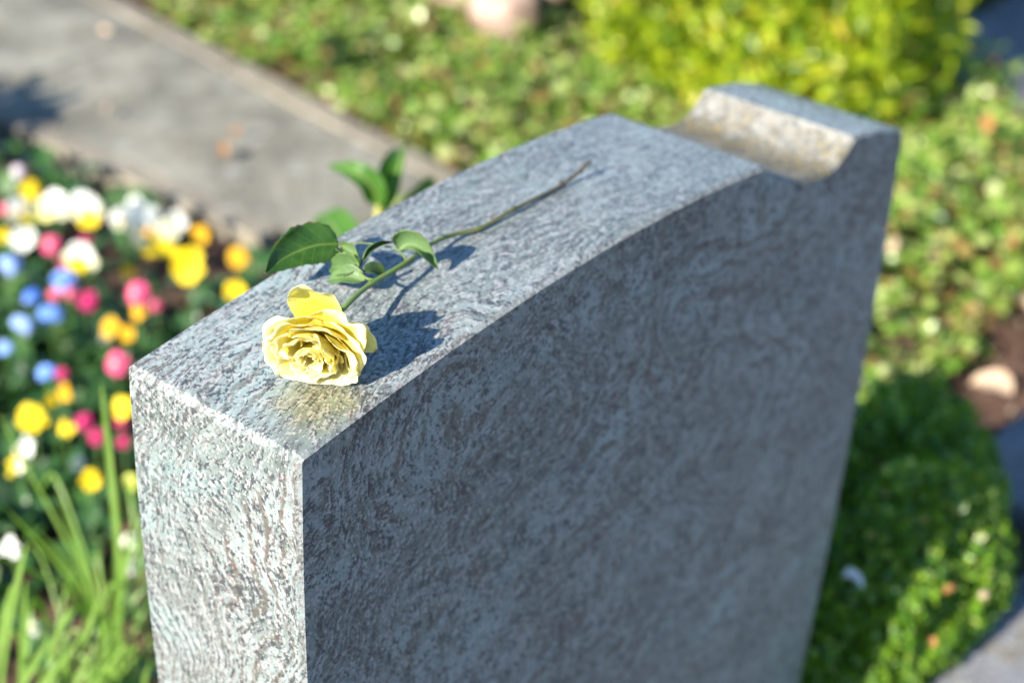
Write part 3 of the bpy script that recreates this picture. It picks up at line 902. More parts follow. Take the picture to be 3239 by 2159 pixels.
# ------------------------------------------------------------------ leaf masses
TEMPL = {  # leaf outlines in the unit square: x across, y along, z up
    'round': (np.array([(0, 0, 0), (-.32, .22, .06), (-.40, .58, .08), (0, 1, -.06), (.40, .58, .08), (.32, .22, .06), (0, .5, 0)]),
              np.array([(0, 6, 1), (1, 6, 2), (2, 6, 3), (3, 6, 4), (4, 6, 5), (5, 6, 0)])),
    'lance': (np.array([(0, 0, 0), (-.15, .28, .05), (-.15, .62, .04), (0, 1, -.12), (.15, .62, .04), (.15, .28, .05), (0, .45, -.0)]),
              np.array([(0, 6, 1), (1, 6, 2), (2, 6, 3), (3, 6, 4), (4, 6, 5), (5, 6, 0)])),
}


def leaf_mass(name, base, direction, up, size, shape, mat, parent=None, seed=0):
    """base (n,3), direction (n,3) along each leaf, up (n,3) face normal, size (n,)"""
    tv, tf = TEMPL[shape]
    y = direction / np.linalg.norm(direction, axis=1, keepdims=True)
    x = np.cross(y, up)
    x /= np.maximum(np.linalg.norm(x, axis=1, keepdims=True), 1e-6)
    z = np.cross(x, y)
    n = len(base)
    V = base[:, None, :] + size[:, None, None] * (tv[None, :, 0:1] * x[:, None, :] + tv[None, :, 1:2] * y[:, None, :] + tv[None, :, 2:3] * z[:, None, :])
    F = tf[None] + (np.arange(n) * len(tv))[:, None, None]
    return mk_np(name, V.reshape(-1, 3), F.reshape(-1, 3), mat, parent)


def nz2(P, sc, seed):
    return np.array([noise.fractal(Vector((p[0] * sc + seed, p[1] * sc, seed * 0.5)), 1.0, 2.0, 3) for p in P])


GC = mat_foliage('ground_cover_leaf', [(0.0, (0.05, 0.13, 0.012)), (0.25, (0.14, 0.26, 0.028)), (0.5, (0.26, 0.36, 0.06)), (0.72, (0.40, 0.47, 0.14)), (0.82, (0.54, 0.58, 0.28)), (0.84, (0.30, 0.22, 0.06)), (0.93, (0.28, 0.15, 0.06)), (1.0, (0.16, 0.08, 0.04))],
                 rough=0.3, tf=0.32)
rg = np.random.default_rng(5)


def in_ground_cover(x, y):
    a = (x > 1.67 + 0.145 * (y - 1.25)) & (y > 0.13) & (y < 4.2) & (x < 4.4)                      # beyond the path
    c = (x > 1.30) & (x <= 1.67) & (y > 0.24) & (y < 1.16)                   # behind the stone, before the path end
    a = a & ~((x < 2.02) & (y < 0.25))
    pav = (x > 2.84) & (x < 4.2) & (y > 0.29) & (y < 0.96)
    shr = ((x - 2.47) / 0.30) ** 2 + ((y - 1.10) / 0.37) ** 2 < 0.8
    return (a | c) & ~pav & ~shr


n = 22000
xy = np.c_[rg.uniform(1.3, 4.4, n), rg.uniform(0.13, 4.2, n)]
xy = xy[in_ground_cover(xy[:, 0], xy[:, 1])]
hgt = nz2(xy, 3.2, 1.7)
den = nz2(xy, 2.4, 9.1) + 0.5 * nz2(xy, 7.0, 4.4)
edge = np.clip((xy[:, 0] - 1.63 - 0.145 * (xy[:, 1] - 1.25)) / 0.38, 0, 1)
edge = np.where((xy[:, 1] < 1.22), 1.0, edge)
keep = den > (0.10 - 0.44 * edge) + rg.uniform(-.10, .10, len(xy))
far = np.clip((xy[:, 1] - 2.6) / 1.4, 0, 1)
keep &= rg.uniform(0, 1, len(xy)) > 0.5 * far
xy, hgt = xy[keep], hgt[keep]
m_ = len(xy)
# little rosettes: five leaves round each shoot tip
per = 5
cx = np.repeat(xy, per, 0)
top = np.repeat(GZ + 0.060 + 0.085 * hgt + rg.uniform(-.05, .04, m_), per)
az = np.repeat(rg.uniform(0, 6.28, m_), per) + np.tile(np.arange(per) * 2.4, m_) + rg.uniform(-.3, .3, m_ * per)
el = rg.uniform(-.25, .85, m_ * per)
D = np.c_[np.cos(az) * np.cos(el), np.sin(az) * np.cos(el), np.sin(el)]
U = np.c_[-np.cos(az) * .5, -np.sin(az) * .5, np.ones(m_ * per)] + rg.normal(0, .6, (m_ * per, 3))
S = rg.uniform(0.015, 0.033, m_ * per)
gc = leaf_mass('ground_cover', np.c_[cx, np.maximum(top, GZ + 0.004)] + D * 0.004, D, U, S, 'round', GC)
tag(gc, 'low sage green ground cover with small rounded leaves around the path', 'ground cover', kind='stuff')

# twigs and litter among the ground cover
n = 2600
xy = np.c_[rg.uniform(1.25, 4.2, n), rg.uniform(0.1, 4.0, n)]
xy = xy[in_ground_cover(xy[:, 0], xy[:, 1]) | ((xy[:, 0] > 1.68 + 0.145 * (xy[:, 1] - 1.25)) & (xy[:, 1] > 1.25)) | ((xy[:, 0] > 1.3) & (xy[:, 0] < 2.2) & (xy[:, 1] < 0.35) & (xy[:, 1] > .1))]
az = rg.uniform(0, 6.28, len(xy))
D = np.c_[np.cos(az), np.sin(az), rg.uniform(-.1, .35, len(xy))]
LITTER = mat_foliage('leaf_litter', [(0.0, (0.08, 0.045, 0.03)), (0.4, (0.16, 0.09, 0.055)), (0.7, (0.28, 0.17, 0.11)), (1.0, (0.40, 0.29, 0.21))], rough=0.7, tf=0.1, tcol=(1.2, 1, .7), spec=0.2)
lt = leaf_mass('leaf_litter', np.c_[xy, np.full(len(xy), GZ + 0.012)], D, np.c_[rg.normal(0, .4, (len(xy), 2)), np.ones(len(xy))], rg.uniform(.02, .05, len(xy)), 'lance', LITTER)
tag(lt, 'brown leaf litter and dry bits lying on the soil between the green plants', 'leaf litter', kind='stuff')


# ------------------------------------------------------------------ shrubs
def shrub(name, loc, rad, n, size, mat, trunk_mat, label, shape='round', upright=0.0, seed=0, lumps=10, lump=0.22, boxy=2.0, inner=0.25):
    """crown of many small leaves over a lumpy body, on a branching stem"""
    root = empty(name, loc, label, 'shrub')
    rg = np.random.default_rng(seed)
    d = rg.normal(0, 1, (n, 3))
    d /= np.linalg.norm(d, axis=1, keepdims=True)
    d[:, 2] = np.abs(d[:, 2]) * 1.0 - 0.25 * rg.uniform(0, 1, n)
    d /= np.linalg.norm(d, axis=1, keepdims=True)
    e = (np.abs(d) ** boxy).sum(1, keepdims=True) ** (-1 / boxy)            # superellipsoid
    lc = rg.normal(0, 1, (lumps, 3))
    lc /= np.linalg.norm(lc, axis=1, keepdims=True)
    lc[:, 2] = np.abs(lc[:, 2])
    f = np.max(np.exp(-((d[:, None, :] - lc[None]) ** 2).sum(2) / 0.16), axis=1)
    fine = np.array([noise.noise(Vector(v) * 6.0 + Vector((seed, 0, 0))) for v in d])
    depth = rg.uniform(0, 1, n) ** 2.2
    rr = (1 - lump + lump * f + 0.09 * fine) * (1 - inner * depth)
    P = d * e * rr[:, None] * np.array(rad)[None]
    P[:, 2] = np.maximum(P[:, 2], -rad[2] * 0.02)
    az = rg.uniform(0, 6.28, n)
    out = d * (1 - upright) + np.array([0, 0, upright])[None]
    D = out * 0.8 + rg.normal(0, .55, (n, 3))
    U = d + rg.normal(0, .55, (n, 3)) + np.array([0, 0, .4])
    S = rg.uniform(size * .65, size * 1.25, n)
    c = leaf_mass('crown', P, D, U, S, shape, mat, root)
    tag(c, kind='stuff')
    rs = random.Random(seed)
    V, F = [], []
    for k in range(24):
        a = rs.uniform(0, 6.28)
        t = Vector((math.cos(a) * rad[0] * 0.6, math.sin(a) * rad[1] * 0.6, rad[2] * rs.uniform(.45, .8)))
        pts = [Vector((0, 0, -0.03)), Vector((t.x * .15, t.y * .15, t.z * .35)), t * .7, t]
        v, f2 = tube(smooth_path(pts, 4), [rad[2] * .035 * (1 - i / 14) for i in range(13)], 6)
        o0 = len(V)
        V += v
        F += [tuple(i + o0 for i in q) for q in f2]
    mk('trunk', V, F, trunk_mat, root)
    return root


BARK = mat_plain('bark', (0.07, 0.05, 0.035), 0.9, 0.4)
BOX = mat_foliage('box_leaf', [(0.0, (0.04, 0.13, 0.012)), (0.4, (0.12, 0.24, 0.018)), (0.78, (0.19, 0.32, 0.024)), (0.92, (0.25, 0.35, 0.04)), (0.98, (0.40, 0.46, 0.12)), (1.0, (0.30, 0.22, 0.05))], rough=0.32, tf=0.3)
GOLD = mat_foliage('golden_leaf', [(0.0, (0.08, 0.16, 0.006)), (0.3, (0.20, 0.30, 0.008)), (0.7, (0.36, 0.44, 0.012)), (0.92, (0.50, 0.50, 0.03)), (1.0, (0.46, 0.34, 0.03))], rough=0.4, tf=0.4, tcol=(1.5, 1.5, 0.5))
shrub('box_shrub', (1.060, 0.075, GZ + 0.01), (0.290, 0.165, 0.305), 24000, 0.0118, BOX, BARK,
      'low dark green box shrub with tiny leaves growing against the right end of the headstone', seed=4, boxy=2.7, lumps=20, lump=0.24)
shrub('golden_shrub', (2.47, 1.10, GZ + 0.01), (0.34, 0.405, 0.90), 11500, 0.044, GOLD, BARK,
      'bright yellow green shrub with upright leafy shoots behind the raised end of the headstone', shape='lance', upright=0.55, seed=8, boxy=2.4, lumps=34, lump=0.34, inner=0.4)
shrub('laurel_shrub', (0.66, 2.20, GZ + 0.01), (0.27, 0.25, 0.46), 650, 0.055, mat_foliage('laurel_leaf', [(0.0, (0.03, 0.08, 0.015)), (0.6, (0.06, 0.14, 0.025)), (1.0, (0.12, 0.20, 0.05))], rough=0.3), BARK,
      'loose leafy laurel shrub on the soil left of the path, throwing its shadow across it', seed=31)
shrub('olive_shrub', (3.75, 1.00, GZ + 0.01), (0.30, 0.26, 0.30), 5000, 0.030, mat_foliage('olive_leaf', [(0.0, (0.06, 0.07, 0.012)), (0.5, (0.13, 0.13, 0.02)), (1.0, (0.24, 0.20, 0.04))]), BARK,
      'small olive and yellow shrub beyond the dark paving in the far right corner', seed=12)


# ------------------------------------------------------------------ stones, fallen leaves and petals
def boulder(loc, r, label, seed, flat=0.75, mat=None):
    bm = bmesh.new()
    bmesh.ops.create_icosphere(bm, subdivisions=4, radius=1)
    for v in bm.verts:
        k = 1 + 0.16 * noise.fractal(v.co * 1.4 + Vector((seed * 3.1, 0, 0)), 1, 2, 4)
        v.co = Vector((v.co.x * r * k, v.co.y * r * k * 0.85, v.co.z * r * k * flat))
    me = bpy.data.meshes.new('boulder')
    bm.to_mesh(me)
    bm.free()
    me.polygons.foreach_set('use_smooth', [True] * len(me.polygons))
    me.materials.append(mat)
    o = link('boulder', me)
    o.location = loc
    o.rotation_euler = (0, 0, seed)
    tag(o, label, 'boulder', 'pale pink boulders at the top of the planting')
    return o


PINK_STONE = NT('pink_stone')
_c = PINK_STONE.coord()
PINK_STONE.base(PINK_STONE.mix(PINK_STONE.ramp(PINK_STONE.noise(_c, 18, 6, 0.65), [(0.35, 0.0), (0.65, 1.0)]), (0.31, 0.20, 0.15), (0.44, 0.32, 0.265)), 0.8, 0.25)
PINK_STONE.bump(PINK_STONE.noise(_c, 60, 5, 0.65), 0.6, 0.006)
boulder((2.290, 1.670, GZ + 0.100), 0.092, 'large rounded pale pink boulder in front of the other two', 1, 0.8, PINK_STONE.m)
boulder((2.370, 1.860, GZ + 0.090), 0.095, 'pink boulder half hidden in leaves to the left of the large rounded one', 2, 0.6, PINK_STONE.m)
boulder((2.490, 1.690, GZ + 0.120), 0.090, 'pink boulder tucked behind and to the right of the large rounded one', 3, 0.7, PINK_STONE.m)


def fallen_leaf(loc, size, mat, label, seed, name='fallen_leaf', cat='fallen leaf', curl=0.35):
    rs = random.Random(seed)
    a = rs.uniform(0, 6.28)
    t = Vector((math.cos(a), math.sin(a), 0))
    p0 = Vector((0, 0, 0)) - t * size * .5
    pts = [p0, p0 + t * size * .35 + Vector((0, 0, size * curl * .4)), p0 + t * size * .7 + Vector((0, 0, size * curl * .4)), p0 + t * size]
    V, F, A, B = leaf_from(pts, size * .36, Vector((rs.uniform(-.5, .1), rs.uniform(-.4, .2), 1)), nu=7, nv=9, fold=curl, seed=seed, serr=0.03)
    o = mk(name, V, F, mat, None, True)
    o.location = loc
    tag(o, label, cat)
    return o


ORANGE = mat_plain('orange_dry_leaf', (0.38, 0.18, 0.06), 0.6, 0.3, 120, trans=(0.7, 0.3, 0.05), tf=0.25)
TAN = mat_plain('tan_dry_leaf', (0.50, 0.36, 0.24), 0.7, 0.3, 120, trans=(0.5, 0.3, 0.12), tf=0.2)
WHITE_P = mat_plain('white_petal', (0.78, 0.76, 0.74), 0.55, 0.12, 90, trans=(0.8, 0.8, 0.75), tf=0.3)
for loc, size, mt, lab in [
    ((2.465, 0.735, GZ + 0.10), 0.050, ORANGE, 'rust orange fallen leaf at the right foot of the yellow green shrub'),
    ((2.430, 0.565, GZ + 0.11), 0.062, ORANGE, 'bright orange fallen leaf lying on ground cover right of the raised stone end'),
    ((1.735, 1.307, GZ + 0.02), 0.065, TAN, 'tan fallen leaf just beyond the rear top edge of the headstone'),
    ((1.694, 1.345, GZ + 0.02), 0.055, ORANGE, 'orange brown fallen leaf at the end of the path beside a tan one'),
    ((2.428, 1.430, GZ + 0.13), 0.065, TAN, 'large tan fallen leaf at the left foot of the yellow green shrub'),
    ((2.020, 0.312, GZ + 0.10), 0.035, ORANGE, 'orange fallen leaf at the right picture edge on sunlit ground cover'),
    ((1.888, 0.223, GZ + 0.07), 0.060, TAN, 'tan fallen leaf at the right picture edge below the orange one'),
    ((1.815, 1.301, GZ + 0.04), 0.050, TAN, 'tan fallen leaf among ground cover between path end and headstone top'),
    ((1.845, 0.455, GZ + 0.11), 0.04, TAN, 'small pale brown fallen leaf beside the shaded right end of the headstone'),
    ((1.480, 1.680, GZ + 0.058), 0.032, ORANGE, 'small orange fallen leaf on the middle of the grey path'),
    ((1.370, 1.950, GZ + 0.058), 0.028, TAN, 'small tan fallen leaf on the path near its soil side'),
    ((1.400, 1.640, GZ + 0.058), 0.040, ORANGE, 'curled orange brown fallen leaf on the path close to the pansies'),
    ((1.640, 2.280, GZ + 0.058), 0.030, TAN, 'tan fallen leaf far up the path near the top left corner'),
    ((1.159, 1.285, GZ + 0.03), 0.055, TAN, 'pale tan fallen leaf on dark soil under the amber pansy'),
    ((0.830, -0.115, GZ + 0.225), 0.018, ORANGE, 'tiny orange fallen leaf lowest on the box shrub near its stone side'),
    ((0.900, -0.100, GZ + 0.245), 0.018, ORANGE, 'tiny orange fallen leaf in the middle of the lower box shrub'),
    ((0.930, -0.130, GZ + 0.235), 0.016, TAN, 'tiny tan fallen leaf on the outer lower side of the box shrub'),
    ((1.680, 0.175, GZ + 0.02), 0.070, TAN, 'broad pale fallen leaf on bare soil behind the box shrub'),
]:
    fallen_leaf(loc, size, mt, lab, int(loc[0] * 1000))
for loc, size, lab in [
    ((1.196, 0.124, GZ + 0.255), 0.018, 'bluish white fallen petal on the top of the box shrub'),
    ((1.055, 0.100, GZ + 0.255), 0.015, 'white fallen petal on the box shrub close to the headstone edge, middle height'),
    ((0.840, -0.010, GZ + 0.245), 0.028, 'large white fallen petal on the box shrub near the headstone, lower part'),
]:
    fallen_leaf(loc, size, WHITE_P, lab, int(loc[0] * 991), 'fallen_petal', 'petal', 0.5)

# the broad leaved plant standing behind the stone
BROAD = NT('broad_leaf')
_u = BROAD.node('ShaderNodeAttribute', attribute_name='across').outputs['Fac']
_cc = BROAD.mix(BROAD.ramp(BROAD.math('ABSOLUTE', _u), [(0.03, 1.0), (0.10, 0.0)]), BROAD.mix(BROAD.noise(BROAD.coord(), 30, 3), (0.035, 0.115, 0.012), (0.08, 0.19, 0.025)), (0.25, 0.33, 0.10))
BROAD.base(_cc, 0.5, 0.35)
BROAD.translucent(BROAD.mix(1.0, _cc, (1.5, 1.7, 0.6), 'MULTIPLY'), 0.35)
bp = empty('broad_leaved_plant', (0.615, 0.530, GZ), 'tall plant with a few broad glossy leaves rising just behind the headstone', 'plant')
bo = bp.location
STALK = mat_plain('yellow_stalk', (0.36, 0.36, 0.10), 0.5, 0.2)
V, F = tube(smooth_path([(0, 0, -.02), (-0.02, -0.01, 0.32), (-0.012, -0.032, 0.56), (-0.010, -0.036, 0.655)], 6), [0.007 - 0.00015 * i for i in range(19)], 8)
mk('stem', V, F, STALK, bp)
for pts, hw, nrm, fold in [
    ([(0.598, 0.489, -0.217), (0.587, 0.491, -0.187), (0.579, 0.510, -0.176), (0.587, 0.551, -0.187)], 0.0155, (-.55, -.3, .75), .25),
    ([(0.603, 0.491, -0.234), (0.630, 0.496, -0.206), (0.674, 0.524, -0.193), (0.720, 0.558, -0.209)], 0.022, (-.8, -.25, .5), .55),
    ([(0.611, 0.489, -0.244), (0.647, 0.485, -0.228), (0.679, 0.491, -0.223), (0.707, 0.504, -0.234)], 0.017, (-.2, -.9, .45), .4),
    ([(0.598, 0.502, -0.413), (0.641, 0.567, -0.364), (0.707, 0.665, -0.346), (0.761, 0.752, -0.386)], 0.034, (-.5, -.4, .8), .25),
    ([(0.598, 0.507, -0.512), (0.543, 0.600, -0.468), (0.510, 0.665, -0.479), (0.489, 0.709, -0.522)], 0.030, (-.4, .1, .9), .25),
]:
    V, F, A, B = leaf_from([Vector(p) for p in pts], hw, Vector(nrm), nu=9, nv=16, fold=fold, seed=int(hw * 1e4), serr=0)
    mk('leaf', [v - bo for v in V], F, BROAD.m, bp, True, {'along': A, 'across': B})
for a, c in [((0.606, 0.495, -0.385), (0.598, 0.502, -0.413)), ]:
    V, F = tube([Vector(a) - bo, Vector(c) - bo], [0.003, 0.002], 6)
    mk('leaf_stalk', V, F, STALK, bp)


# ------------------------------------------------------------------ flowers: one of each kind, then copies with their parts
def petal_mesh(name, w, l, cup, mat, ruff=0.0, n=10, eye=None):
    """rounded petal from the flower's middle out along +Y, facing +Z"""
    V, F = [(0, 0, 0)], []
    for ring, q in enumerate((0.5, 0.85, 1.0)):
        for i in range(n + 1):
            a = -1 + 2 * i / n
            x = w * math.sin(a * PI * .62) * q * (0.6 + .4 * q)
            y = l * q * (0.55 + 0.45 * math.cos(a * PI * .62))
            V.append((x, y, cup * q * q * l + ruff * l * math.sin(a * 9) * q * q - 0.25 * l * max(0, q - .8)))
    for i in range(n):
        F.append((0, 1 + i + 1, 1 + i))
        for r in range(2):
            b0 = 1 + r * (n + 1)
            F.append((b0 + i, b0 + i + 1, b0 + n + 2 + i, b0 + n + 1 + i))
    me = bpy.data.meshes.new(name)
    me.from_pydata(V, [], [tuple(f) for f in F])
    me.materials.append(mat)
    me.polygons.foreach_set('use_smooth', [True] * len(me.polygons))
    return me


def mesh_of(name, V, F, mat):
    me = bpy.data.meshes.new(name)
    me.from_pydata([tuple(v) for v in V], [], F)
    me.materials.append(mat)
    me.polygons.foreach_set('use_smooth', [True] * len(me.polygons))
    return me


PM = {'white': mat_plain('pansy_white', (0.80, 0.80, 0.74), 0.6, 0.1, 60, (0.85, 0.85, 0.75), .35),
      'cream': mat_plain('pansy_cream', (0.78, 0.76, 0.52), 0.6, 0.12, 60, (0.85, 0.8, 0.45), .35),
      'soft': mat_plain('pansy_soft_yellow', (0.82, 0.74, 0.28), 0.6, 0.12, 60, (0.9, 0.8, 0.2), .35),
      'yellow': mat_plain('pansy_yellow', (0.83, 0.62, 0.010), 0.6, 0.12, 60, (0.9, 0.7, 0.01), .35),
      'amber': mat_plain('pansy_amber', (0.75, 0.43, 0.008), 0.6, 0.15, 60, (0.85, 0.5, 0.01), .35),
      'lime': mat_plain('pansy_lime', (0.60, 0.64, 0.12), 0.6, 0.15, 60, (0.7, 0.75, 0.1), .35),
      'dull': mat_plain('pansy_dull_yellow', (0.62, 0.50, 0.03), 0.6, 0.15, 60, (0.7, 0.6, 0.03), .35),
      'eye': mat_plain('flower_eye', (0.75, 0.38, 0.02), 0.7, 0.2, 200)}
COMBO = {'yellow': ('yellow', 'yellow', 'yellow'), 'amber': ('amber', 'amber', 'amber'), 'white': ('white', 'white', 'white'), 'cream': ('white', 'cream', 'dull'),
         'wy': ('white', 'cream', 'soft'), 'wy2': ('white', 'cream', 'yellow'), 'lime': ('lime', 'lime', 'lime')}
STEM = mat_plain('flower_stem', (0.09, 0.17, 0.04), 0.5, 0.25)
BEDLEAF = mat_plain('bed_leaf', (0.040, 0.115, 0.035), 0.36, 0.4, 40, (0.10, 0.24, 0.03), .3, spec=0.55)
_pet = {}


def pansy_petal(kind, colour):
    k = (kind, colour)
    if k not in _pet:
        w, l, cup, rf = {'upper': (.54, 1.05, .16, .10), 'side': (.44, 1.0, .22, .12), 'lower': (.60, 1.05, .24, .12)}[kind]
        _pet[k] = petal_mesh('petal', w, l, cup, PM[colour], rf)
    return _pet[k]


_V, _F = tube([(0, 0, -.02), (0, 0, .10), (0, 0, .16)], [.16, .14, .02], 7)
EYE = mesh_of('eye', _V, _F, PM['eye'])
_V, _F = tube(smooth_path([(0, 0, -1), (.04, .02, -.6), (.03, -.02, -.25), (0, 0, 0)], 3), 0.017, 6)
STEM_ME = mesh_of('stem', _V, _F, STEM)
_V, _F = leaf_from([Vector((0, 0, 0)), Vector((0, .3, .16)), Vector((0, .7, .2)), Vector((0, 1, .05))], .19, Vector((0, 0, 1)), nu=5, nv=8, fold=.25, serr=.06)[:2]
LEAF_ME = mesh_of('leaf', _V, _F, BEDLEAF)


def face_dir(rs, spread=.45):
    d = Vector((-0.72, -0.48, 0.48)) + Vector((rs.gauss(0, spread), rs.gauss(0, spread), rs.gauss(0, .2)))
    d.z = max(d.z, .1)
    return d.normalized()


def put(me, parent, mat4, name=None):
    o = bpy.data.objects.new(name or me.name.split('.')[0], me)
    COL.objects.link(o)
    o.parent = parent
    o.matrix_local = mat4
    return o


def head_matrix(d, rs, r, roll=.35):
    """flower faces d; its upper petals point up"""
    z = d
    y = (Vector((0, 0, 1)) - z * z.z).normalized()
    x = y.cross(z)
    M = Matrix((x, y, z)).transposed().to_4x4()
    return M @ Matrix.Rotation(rs.gauss(0, roll), 4, 'Z') @ Matrix.Scale(r, 4)


def stem_and_leaves(root, head, rs, nleaf=4, size=.055):
    h = head.z
    S = Matrix.Translation(head) @ Matrix.Diagonal((h * .5, h * .5, h, 1)) @ Matrix.Rotation(rs.uniform(0, 6), 4, 'Z')
    put(STEM_ME, root, S)
    a0 = rs.uniform(0, 6.28)
    for k in range(nleaf):
        s = size * rs.uniform(.7, 1.2)
        hh = head.z * rs.uniform(.05, .55)
        M = Matrix.Translation(Vector((head.x * .5, head.y * .5, hh))) @ Matrix.Rotation(a0 + k * 2.4, 4, 'Z') @ Matrix.Rotation(rs.uniform(-.1, .6), 4, 'X') @ Matrix.Scale(s, 4)
        put(LEAF_ME, root, M)


def pansy(pos, r, kind, label, seed):
    r *= 1.38
    rs = random.Random(seed)
    head = Vector((rs.uniform(-.01, .01), rs.uniform(-.01, .01), pos[2] - GZ))
    root = empty('pansy', (pos[0] - head.x, pos[1] - head.y, GZ), label, 'pansy', 'pansies in the flower bed')
    if kind[0] in 'wc': r *= 1.15
    d = face_dir(rs, .30)
    if 'largest' in label and kind == 'wy2': r *= 1.25
    r *= rs.uniform(.95, 1.2)
    H = Matrix.Translation(head) @ head_matrix(d, rs, r)
    up, sd, lo = COMBO[kind]
    for kd, cl, ang, dz in (('upper', up, 32, -.06), ('upper', up, -32, -.10), ('side', sd, 100, .0), ('side', sd, -100, .02), ('lower', lo, 180, .05)):
        tilt = R(rs.uniform(-30, 34))
        put(pansy_petal(kd, cl), root, H @ Matrix.Translation((0, 0, dz)) @ Matrix.Rotation(R(ang + rs.uniform(-9, 9)), 4, 'Z') @ Matrix.Rotation(tilt, 4, 'X') @ Matrix.Scale(rs.uniform(.9, 1.08), 4))
    put(EYE, root, H @ Matrix.Translation((0, 0, .04)) @ Matrix.Scale(.9, 4))
    stem_and_leaves(root, head, rs)


DM = {'pink': mat_plain('daisy_pink', (0.78, 0.085, 0.26), 0.6, 0.25, 80, (0.8, .15, .25), .3), 'magenta': mat_plain('daisy_magenta', (0.50, 0.008, 0.15), 0.6, 0.25, 80, (0.6, .02, .15), .3),
      'white': PM['white'], 'lilac': mat_plain('daisy_lilac', (0.66, 0.58, 0.66), 0.6, 0.1, 80)}
DC = {'pink': mat_plain('daisy_middle_pale', (0.80, 0.42, 0.30), 0.7, 0.2, 300), 'magenta': mat_plain('daisy_middle_red', (0.55, 0.10, 0.12), 0.7, .2, 300),
      'white': mat_plain('daisy_middle_yellow', (0.75, 0.55, 0.05), 0.7, .2, 300), 'lilac': mat_plain('daisy_middle_lilac', (0.70, 0.62, 0.55), 0.7, .2, 300)}
_dm = {}


def daisy_meshes(colour):
    """double daisy: a dome of narrow quilled petals round a low middle"""
    if colour not in _dm:
        rs = random.Random(len(_dm) + 77)
        V, F = [], []
        for ring, (n, l, tilt, z) in enumerate(((26, 1.0, 6, 0), (24, .95, 24, .05), (22, .85, 42, .10), (18, .70, 60, .15))):
            for k in range(n):
                a = 2 * PI * (k + rs.uniform(-.25, .25)) / n
                t = R(tilt + rs.uniform(-9, 9))
                L = l * rs.uniform(.85, 1.08)
                b0 = len(V)
                for q, w in ((.12, .04), (.6, .085), (.92, .075), (1.0, .03)):
                    for s in (-1, 1):
                        rr, zz = L * q * math.cos(t), L * q * math.sin(t) + z - .12 * q * q
                        V.append((rr * math.cos(a) - s * w * math.sin(a), rr * math.sin(a) + s * w * math.cos(a), zz))
                F += [(b0 + 2 * i, b0 + 2 * i + 1, b0 + 2 * i + 3, b0 + 2 * i + 2) for i in range(3)]
        ring_me = mesh_of('petals', V, F, DM[colour])
        V, F = tube([(0, 0, .1), (0, 0, .5), (0, 0, .66)], [.30, .34, .08], 9)
        _dm[colour] = (ring_me, mesh_of('middle', V, F, DC[colour]))
    return _dm[colour]


def daisy(pos, r, colour, label, seed):
    r *= 1.32
    rs = random.Random(seed)
    head = Vector((rs.uniform(-.01, .01), rs.uniform(-.01, .01), pos[2] - GZ))
    root = empty('daisy', (pos[0] - head.x, pos[1] - head.y, GZ), label, 'daisy', 'double daisies in the flower bed')
    d = (face_dir(rs, .25) + Vector((0, 0, .35))).normalized()
    H = Matrix.Translation(head) @ head_matrix(d, rs, r * .98)
    a, c = daisy_meshes(colour)
    put(a, root, H)
    put(c, root, H)
    stem_and_leaves(root, head, rs, 3, .05)


FMB = [mat_plain('forget_me_not_blue', (0.17, 0.34, 0.80), 0.6, 0.2, 90, (.25, .4, .85), .3), mat_plain('forget_me_not_deep_blue', (0.07, 0.20, 0.66), 0.6, 0.2, 90, (.1, .25, .75), .3),
       mat_plain('forget_me_not_pale', (0.36, 0.50, 0.86), 0.6, 0.2, 90, (.4, .55, .9), .3)]


def floret_mesh(mat):
    V, F = [(0, 0, .05)], []
    for i in range(25):
        a = 2 * PI * i / 25
        r = 1.0 if i % 5 in (1, 2, 3, 4) else .5
        r *= 1 - .12 * abs(i % 5 - 2.5)
        V.append((r * math.cos(a), r * math.sin(a), .06))
    F = [(0, 1 + i, 1 + (i + 1) % 25) for i in range(25)]
    return mesh_of('floret', V, F, mat)


FLORETS = [floret_mesh(m_) for m_ in FMB]


def forget_me_not(pos, r, label, seed):
    r *= 1.2
    rs = random.Random(seed)
    head = Vector((0, 0, pos[2] - GZ))
    root = empty('forget_me_not', (pos[0], pos[1], GZ), label, 'forget-me-not', 'blue forget-me-nots in the flower bed')
    deep = 1 if 'deep' in label else (2 if 'light' in label else 0)
    for k in range(int(10 + r * 260)):
        d = Vector((rs.gauss(0, 1), rs.gauss(0, 1), rs.gauss(0, .6) + .5)).normalized()
        p = head + Vector((d.x * r * rs.uniform(.3, 1), d.y * r * rs.uniform(.3, 1), d.z * r * .55))
        dd = (d * .6 + Vector((-.5, -.4, .7))).normalized()
        put(FLORETS[deep if rs.random() < .7 else rs.randrange(3)], root, Matrix.Translation(p) @ head_matrix(dd, rs, rs.uniform(.007, .0095), 2))
    stem_and_leaves(root, head - Vector((0, 0, .012)), rs, 5, .055)


for k, (p, r, kd, lb) in enumerate(PANSIES): pansy(p, r, kd, lb, 100 + k)
for k, (p, r, kd, lb) in enumerate(DAISIES): daisy(p, r, kd, lb, 300 + k)
for k, (p, r, lb) in enumerate(FORGET_ME_NOTS): forget_me_not(p, r, lb, 500 + k)

